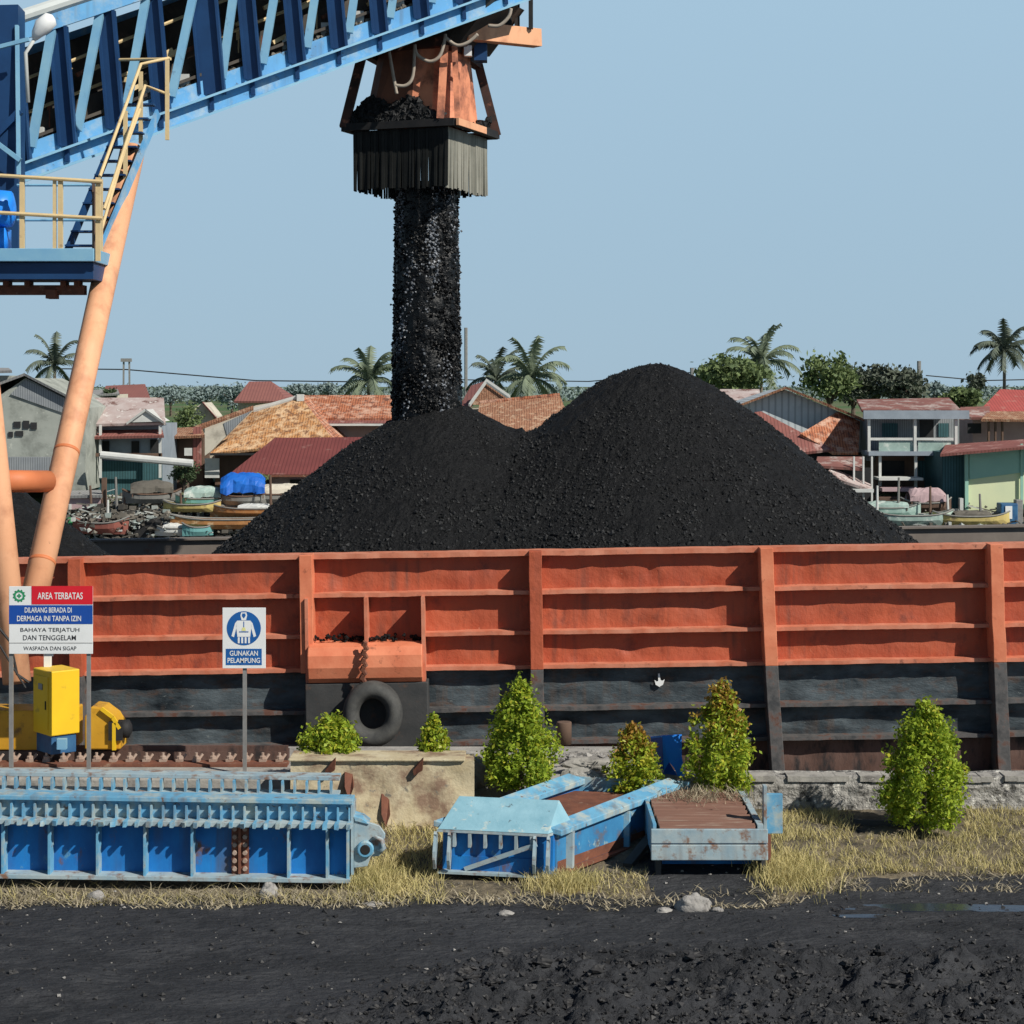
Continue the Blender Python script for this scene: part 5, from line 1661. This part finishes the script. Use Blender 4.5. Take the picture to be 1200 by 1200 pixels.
# boats
def boat(label, px, py, Y, Lm, Bm, Hm, mh, rot=0, canopy=None, cm=None, mast=False):
    loc = P(px, py, Y)
    root = thing('river_boat', label, 'boat', loc, 'boats moored on the far bank', local=True)
    root.rotation_euler = (0, 0, rot)
    mb = MB()
    st = 11
    vs, fs = [], []
    for i in range(st):
        t = -1 + 2 * i / (st - 1)
        w = Bm / 2 * max(.05, (1 - abs(t) ** 3.2))
        sh = Hm * (1 + .55 * t * t * abs(t))
        for (a, b) in ((-1, sh), (-.95, sh * .55), (-.6, .05 * Hm), (.6, .05 * Hm), (.95, sh * .55), (1, sh)):
            vs.append((t * Lm / 2, a * w, b))
    for i in range(st - 1):
        for k in range(5):
            a = i * 6 + k
            fs.append((a, a + 6, a + 7, a + 1))
        fs.append((i * 6, i * 6 + 5, i * 6 + 11, i * 6 + 6))
    fs += [tuple(range(6)), tuple((st - 1) * 6 + k for k in range(5, -1, -1))]
    mb.add(vs, fs)
    mb.build('hull', mh, root)
    mb = MB()
    for s in (-1, 1):
        pts = []
        for i in range(st):
            t = -1 + 2 * i / (st - 1)
            pts.append((t * Lm / 2, s * Bm / 2 * max(.05, (1 - abs(t) ** 3.2)), Hm * (1 + .55 * abs(t) ** 3) + .03))
        mb.tube(pts, .05, 5)
    mb.build('gunwale', 'boatgrey' if mh != 'boatgrey' else 'brownwood', root)
    if canopy:
        l_, h_ = canopy
        vs = []
        n, ne = 13, 15
        for i in range(ne):
            x = -l_ / 2 + l_ * i / (ne - 1)
            e = 1 - .35 * abs(2 * i / (ne - 1) - 1) ** 4
            for k in range(n):
                a = math.pi * k / (n - 1)
                q = .13 * h_ * fbm(x * 1.7 + px, k * .5, 2.0)
                vs.append((x, -Bm / 2 * .95 * math.cos(a) + q, Hm + h_ * (.15 + .8 * e * math.sin(a) ** .6) + q + .05 * nz(x * 6, k)))
        mb = MB().add(vs, [(i * n + k, i * n + k + 1, (i + 1) * n + k + 1, (i + 1) * n + k) for i in range(ne - 1) for k in range(n - 1)])
        mb.build('canopy', cm, root)
        mb = MB()
        for x in (-l_ / 2 + .1, 0, l_ / 2 - .1):
            for s in (-1, 1): mb.beam((x, s * Bm * .42, Hm * .8), (x, s * Bm * .42, Hm + h_ * .5), .06, .06, up=(0, 1, 0))
        mb.build('canopy_frame', 'brownwood', root)
    return root


boat('boat under a bright blue tarpaulin on the left bank', 285, 592, 104.6, 3.0, 1.9, .5, 'boatgrey', .1, (2.4, 1.35), 'tarp')
boat('long varnished wooden boat nearest the barge rail at left', 268, 620, 102, 6.2, 1.3, .5, 'boatwood', .05)
boat('second wooden boat with pale planks behind the long varnished one', 300, 606, 103.5, 5.0, 1.3, .45, 'boatwood', -.04, (1.8, .3), 'whitewood')
boat('boat with turquoise canopy left of the blue tarpaulin', 238, 594, 104.5, 3.0, 1.4, .45, 'boatteal', .1, (2.0, .7), 'boatgreen')
boat('boat with yellow hull below the turquoise canopy', 225, 600, 103.8, 3.2, 1.2, .4, 'boatyellow', -.1)
boat('small turquoise dinghy at the edge of the barge rail', 232, 628, 101.5, 1.7, .9, .45, 'boatteal', .4)
boat('white covered skiff beside the turquoise dinghy', 206, 628, 101.8, 2.2, 1.0, .4, 'whitewood', .1, (1.3, .3), 'whitewood')
boat('dull red wooden boat below the pink hut', 118, 626, 102, 3.2, 1.2, .6, 'boatred', -.2)
boat('grey plank boat behind the wooden boats near the heap', 330, 590, 105, 4.4, 1.4, .5, 'boatgrey', .1, (2.6, .6), 'plaster')
boat('boat with tan canopy at the foot of the patchy roofed house', 178, 590, 105, 3.2, 1.4, .5, 'boatgrey', .2, (2.3, .8), 'debris')
boat('pale green boat moored right of the big heap', 1068, 616, 104, 4.6, 1.4, .55, 'boatgreen', .05)
boat('second pale green boat with low canopy before the two storey house', 1040, 606, 105, 3.6, 1.3, .5, 'boatgreen', -.1, (2.2, .4), 'boatgreen')
boat('yellowish boat piled with goods before the green building', 1138, 616, 104, 4.2, 1.3, .5, 'boatyellow', .0, (2.0, .35), 'debris')
boat('brown boat with rounded thatch canopy before the two storey house', 1085, 600, 106, 2.8, 1.4, .5, 'brownwood', .0, (2.0, .9), 'pinkwall')

o = rotbox(P(172, 620, 102.5), .9, .9, -2.6, -.8, 0)
o = MB().beam(P(158, 636, 102), P(184, 608, 102), .9, .75).build('tipped_drum', 'dark', None, .06)
tag(o, 'dark tipped container leaning on the bank at left', 'container')
o = MB().lathe(P(84, 614, 103), [(.22, -.35), (.27, -.2), (.27, .2), (.22, .35)], 14).build('barrel', 'barrelgreen', None, 0, True)
tag(o, 'green barrel beside the foot of the peach crane leg', 'barrel')
t_ = thing('water_tank', 'dark blue box with white front standing at the far right bank', 'tank', P(1184, 614, 104))
MB().bx(PX(1173, 104), PX(1193, 104), 104, 105, PZ(615, 104), PZ(590, 104)).build('body', 'motor', t_, .05)
MB().bx(PX(1178, 104), PX(1186, 104), 103.95, 104.0, PZ(608, 104), PZ(593, 104)).build('front_panel', 'white', t_)
MB().bx(PX(1192, 104), PX(1200, 104), 104.2, 104.8, PZ(615, 104), PZ(586, 104)).build('side_box', 'galv', t_, .03)
# bank rubbish, uncountable
for (m_, cnt, nm, lab) in (('debris', 2600, 'bank_debris', 'driftwood, planks and mud heaps littering the far riverbank'), ('debrisc', 1100, 'bank_litter', 'pale and greenish litter strewn along the far riverbank')):
    mb = MB()
    for i in range(cnt):
        px = random.choice((rnd(60, 420), rnd(90, 240), rnd(960, 1210)))
        Y = rnd(101.3, 107)
        x = PX(px, Y)
        z = bank_z(Y) + rnd(0, 1.0) * (1.5 if px < 200 else .8)
        r = random.random()
        if r < .45: mb.beam((x, Y, z), (x + rnd(-.9, .9), Y + rnd(-.4, .4), z + rnd(-.1, .25)), rnd(.04, .1), rnd(.04, .1))
        elif r < .8: mb.lump((x, Y, z), rnd(.08, .26), .7)
        else: mb.bx(x, x + rnd(.1, .4), Y, Y + .3, z, z + rnd(.06, .3))
    tag(mb.build(nm, m_), lab, 'debris', None, 'stuff')


# ------------------------------------------------------------------ trees
def palm(label, px, base, top, Y, span, nf=17, m_='frond', lean=0):
    """crown centre at (px, top)"""
    b, t = P(px - lean, base, Y), P(px, top, Y)
    root = thing('palm_tree', label, 'palm', b, 'coconut palms behind the village')
    MB().tube([b, (b + t) / 2 + Vector((lean * .01, 0, 0)), t], [.16, .12, .11], 8).build('trunk', 'ptrunk', root)
    mb = MB()
    Lf = span * 1.28 / F * Y
    for k in range(nf):
        a = 2 * math.pi * k / nf * 1.0 + rnd(-.2, .2)
        el = (1.25, .85, .4, -.1)[k % 4] + rnd(-.15, .15)
        pts = []
        p = t.copy()
        d = Vector((math.cos(a) * math.cos(el), math.sin(a) * math.cos(el), math.sin(el)))
        seg_ = 9
        L_ = Lf * rnd(.85, 1.1)
        for j in range(seg_ + 1):
            pts.append(p.copy())
            p = p + d * (L_ / seg_)
            d = (d + Vector((0, 0, -.12 - .02 * j))).normalized()
        for j in range(seg_):
            q, q2 = pts[j], pts[j + 1]
            dd = (q2 - q).normalized()
            sd = dd.cross(Vector((0, 0, 1)))
            if sd.length < .1: sd = Vector((-math.sin(a), math.cos(a), 0))
            sd.normalize()
            ll = Lf * .26 * (1 - .65 * abs(j / seg_ - .35)) * (0.35 if j == 0 else 1)
            for m2 in range(2):
                qq = q.lerp(q2, m2 * .5)
                for s in (-1, 1):
                    tip = qq + (sd * s * .8 + dd * .6 + Vector((0, 0, -.45 - rnd(0, .3)))) * ll
                    wdt = dd * (Lf * .05)
                    mb.add([qq - wdt * .6, qq + wdt, tip], [(0, 1, 2)])
        for j in range(seg_):
            mb.beam(pts[j], pts[j + 1], .05, .05)
    mb.build('crown', m_, root)


palm('palm with shaded fronds behind the grey gabled house at left', 64, 500, 428, 135, 34, 15, 'frond_s')
palm('palm standing directly left of the falling coal', 432, 520, 447, 140, 40, 18)
palm('palm half hidden right of the falling coal, lower of that pair', 582, 520, 445, 142, 36, 15, 'frond_s')
palm('palm with wide crown above the dip between the heaps', 622, 520, 442, 138, 42, 20)
palm('palm rising above the leafy trees behind the big heap', 892, 510, 425, 140, 40, 19)
palm('tall slim palm at the far right above the red hipped roof', 1177, 500, 410, 138, 34, 22, 'frond_s')


def tree(label, px, base, cy, rx, ry, Y, m_, nl, name='leafy_tree', lsz=.2, depth=1.0):
    b = P(px, base, Y)
    root = thing(name, label, 'tree', b, 'trees behind the village')
    c = P(px, cy, Y)
    ax, az = rx / F * Y, ry / F * Y
    mb = MB().tube([b, b.lerp(c, .6), c], [.22, .16, .07], 7)
    cl = []
    for i in range(34):
        d = Vector((rnd(-1, 1), rnd(-1, 1), rnd(-1, 1)))
        while d.length > 1: d = Vector((rnd(-1, 1), rnd(-1, 1), rnd(-1, 1)))
        d = d * (.6 + .4 * random.random()) / max(.35, d.length ** .4)
        cl.append(c + Vector((d.x * ax, d.y * ax * depth, d.z * az)))
    for q in cl[:6]: mb.tube([b.lerp(c, .55), q], [.08, .03], 5)
    mb.build('trunk', 'bark', root)
    mb = MB()
    for i in range(nl):
        q = random.choice(cl)
        s = ax * .20
        mb.leaf(q + Vector((random.gauss(0, s), random.gauss(0, s), random.gauss(0, az * .17))), lsz * rnd(.6, 1.3), .5, rnd(.4, .7))
    mb.build('crown', m_, root)


tree('bright leafy tree below the palm behind the big heap', 860, 500, 438, 40, 22, 132, 'tleaf_b', 3400)
tree('smaller leafy tree peeping over the left shoulder of that pale roof', 832, 500, 442, 18, 18, 134, 'tleaf_b', 1200)
tree('round topped dense green tree behind the zinc gable', 972, 520, 440, 30, 29, 136, 'tleaf_b', 2800)
tree('dark spreading tree right of the round topped one', 1022, 515, 450, 30, 22, 140, 'tleaf_d', 2200)
tree('dark tree with ragged top behind the patched red roof', 1062, 510, 452, 28, 20, 138, 'tleaf_d', 2000)
tree('small dark tree left of the zinc gable roof ridge', 1000, 510, 455, 18, 20, 150, 'tleaf_d', 1100)
tree('bright shrubby tree between two storey house and red roof', 1128, 510, 466, 20, 12, 130, 'tleaf_b', 1200)
tree('dark thin crowned tree below the tall palm', 1143, 510, 449, 12, 11, 137, 'tleaf_d', 500)
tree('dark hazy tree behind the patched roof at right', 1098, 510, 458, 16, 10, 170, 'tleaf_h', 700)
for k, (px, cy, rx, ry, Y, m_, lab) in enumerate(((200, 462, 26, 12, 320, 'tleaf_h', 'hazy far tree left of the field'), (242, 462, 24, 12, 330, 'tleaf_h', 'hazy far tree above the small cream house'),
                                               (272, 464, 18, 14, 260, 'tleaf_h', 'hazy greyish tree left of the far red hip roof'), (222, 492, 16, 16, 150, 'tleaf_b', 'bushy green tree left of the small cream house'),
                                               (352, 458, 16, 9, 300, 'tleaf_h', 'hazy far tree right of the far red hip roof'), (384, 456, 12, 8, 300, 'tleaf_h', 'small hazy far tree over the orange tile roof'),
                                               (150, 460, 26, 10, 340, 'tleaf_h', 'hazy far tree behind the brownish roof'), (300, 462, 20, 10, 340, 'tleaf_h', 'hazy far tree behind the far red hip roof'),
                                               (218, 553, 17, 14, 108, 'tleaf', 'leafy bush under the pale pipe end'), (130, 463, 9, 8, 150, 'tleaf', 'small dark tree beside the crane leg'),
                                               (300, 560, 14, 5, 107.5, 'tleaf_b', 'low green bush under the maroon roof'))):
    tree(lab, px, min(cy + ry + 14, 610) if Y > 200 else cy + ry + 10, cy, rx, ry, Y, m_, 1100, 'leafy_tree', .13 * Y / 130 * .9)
# continuous far woodland strip
mb = MB()
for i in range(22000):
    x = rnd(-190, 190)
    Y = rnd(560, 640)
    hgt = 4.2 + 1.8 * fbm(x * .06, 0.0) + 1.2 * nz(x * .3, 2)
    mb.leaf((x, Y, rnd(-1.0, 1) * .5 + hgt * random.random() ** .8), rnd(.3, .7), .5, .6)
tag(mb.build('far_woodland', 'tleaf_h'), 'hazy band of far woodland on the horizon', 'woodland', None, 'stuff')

for k in range(16):
    px = (96, 108, 126, 138, 146, 163, 196, 214, 232, 256, 318, 1028, 1052, 1090, 1112, 1150)[k]
    Y = rnd(102.5, 105.5)
    o = MB().tube([P(px, rnd(618, 632), Y), P(px + rnd(-3, 3), rnd(556, 590), Y)], [.09, .06], 6).build('mooring_pole', ('boatgrey', 'brownwood', 'whitewood')[k % 3])
    tag(o, 'thin weathered mooring pole stuck in the mud of the far bank', 'pole', 'mooring poles along the far bank')
# poles and wires
for (px, base, top, Y, lab, w) in ((148, 480, 421, 210, 'pale twin legged tower on the horizon right of the crane leg', 5), ):
    r_ = thing('lattice_tower', lab, 'tower', P(px, base, Y))
    MB().beam(P(px - 3.5, base, Y), P(px - 3, top, Y), .18, .18, up=(0, 1, 0)).build('mast_leg', 'galv', r_)
    MB().beam(P(px + 4, base, Y), P(px + 3.5, top, Y), .18, .18, up=(0, 1, 0)).build('mast_leg', 'galv', r_)
    MB().bx(PX(px - 6, Y), PX(px + 6, Y), Y - .3, Y + .3, PZ(top + 3, Y), PZ(top - 1, Y)).build('head', 'galv', r_)
for (px, base, top, Y, lab) in ((546, 470, 384, 180, 'thin pale mast beside the falling coal'), (1077, 470, 423, 150, 'stubby grey pole above the trees at right'), (811, 450, 431, 150, 'stub of a grey pole over the shoulder of the big heap')):
    tag(MB().tube([P(px, base, Y), P(px, top, Y)], .16, 6).build('mast', 'galv'), lab, 'mast')
tag(MB().tube([P(60, 432, 210), P(148, 433, 210), P(300, 446, 210), P(470, 448, 210)], .07, 5).build('overhead_cable', 'cable'), 'thin overhead cable crossing the sky left of the falling coal', 'cable')
tag(MB().tube([P(540, 445, 210), P(690, 447, 210), P(860, 432, 205)], .06, 5).build('overhead_cable', 'cable'), 'thin overhead cable above the dip between the two heaps', 'cable')
tag(MB().tube([P(1085, 440, 200), P(1150, 446, 200), P(1240, 444, 200)], .06, 5).build('overhead_cable', 'cable'), 'thin overhead cable behind the tall slim palm', 'cable')

# ------------------------------------------------------------------ world, sun, camera
SUN_AZ, SUN_EL = 128.0, 40.0       # clockwise from +Y
wd = bpy.data.worlds.new('World')
scene.world = wd
wd.use_nodes = True
nt = wd.node_tree
bg = nt.nodes['Background']
sky = nt.nodes.new('ShaderNodeTexSky')
sky.sky_type = 'NISHITA'
sky.sun_disc = False
sky.sun_elevation = R(SUN_EL)
sky.sun_rotation = R(SUN_AZ)
sky.air_density = 1.0
sky.dust_density = .6
sky.ozone_density = 1.5
sky.altitude = 1500
bg.inputs['Strength'].default_value = .05
nt.links.new(sky.outputs[0], bg.inputs['Color'])
# hazy band above the horizon, fading into the clear sky higher up
hz_ = nt.nodes.new('ShaderNodeBackground')
hz_.inputs['Strength'].default_value = 1.0
tcn = nt.nodes.new('ShaderNodeTexCoord')
sx_ = nt.nodes.new('ShaderNodeSeparateXYZ')
nt.links.new(tcn.outputs['Generated'], sx_.inputs[0])
r1 = nt.nodes.new('ShaderNodeMapRange')
r1.inputs['From Min'].default_value = 0.0; r1.inputs['From Max'].default_value = .2
nt.links.new(sx_.outputs['Z'], r1.inputs['Value'])
hm = nt.nodes.new('ShaderNodeMix'); hm.data_type = 'RGBA'
hm.inputs[6].default_value = (.365, .520, .650, 1); hm.inputs[7].default_value = (.395, .580, .735, 1)
nt.links.new(r1.outputs[0], hm.inputs[0]); nt.links.new(hm.outputs[2], hz_.inputs['Color'])
r2 = nt.nodes.new('ShaderNodeMapRange')
r2.inputs['From Min'].default_value = .205; r2.inputs['From Max'].default_value = .30
r2.inputs['To Min'].default_value = .93; r2.inputs['To Max'].default_value = 0.0
nt.links.new(sx_.outputs['Z'], r2.inputs['Value'])
ms_ = nt.nodes.new('ShaderNodeMixShader')
nt.links.new(r2.outputs[0], ms_.inputs[0]); nt.links.new(bg.outputs[0], ms_.inputs[1]); nt.links.new(hz_.outputs[0], ms_.inputs[2])
nt.links.new(ms_.outputs[0], nt.nodes['World Output'].inputs['Surface'])
sd = bpy.data.lights.new('Sun', 'SUN')
sd.energy = 5.0
sd.angle = R(.5)
sd.color = (1, .95, .86)
so = bpy.data.objects.new('Sun', sd)
COL.objects.link(so)
dirv = Vector((math.sin(R(SUN_AZ)) * math.cos(R(SUN_EL)), math.cos(R(SUN_AZ)) * math.cos(R(SUN_EL)), math.sin(R(SUN_EL))))
so.rotation_euler = dirv.to_track_quat('Z', 'Y').to_euler()
so.location = dirv * 60

cd = bpy.data.cameras.new('Camera')
cam = bpy.data.objects.new('Camera', cd)
COL.objects.link(cam)
cam.location = (0, 0, HC)
cam.rotation_euler = (R(90), 0, 0)
cd.sensor_width = 36
cd.lens = 36 * F / 1200
cd.shift_y = -(600 - HY) / 1200
cd.clip_end = 6000
scene.camera = cam
scene.view_settings.view_transform = 'Standard'
scene.view_settings.look = 'None'
scene.view_settings.exposure = 0
scene.render.resolution_x = scene.render.resolution_y = 1024
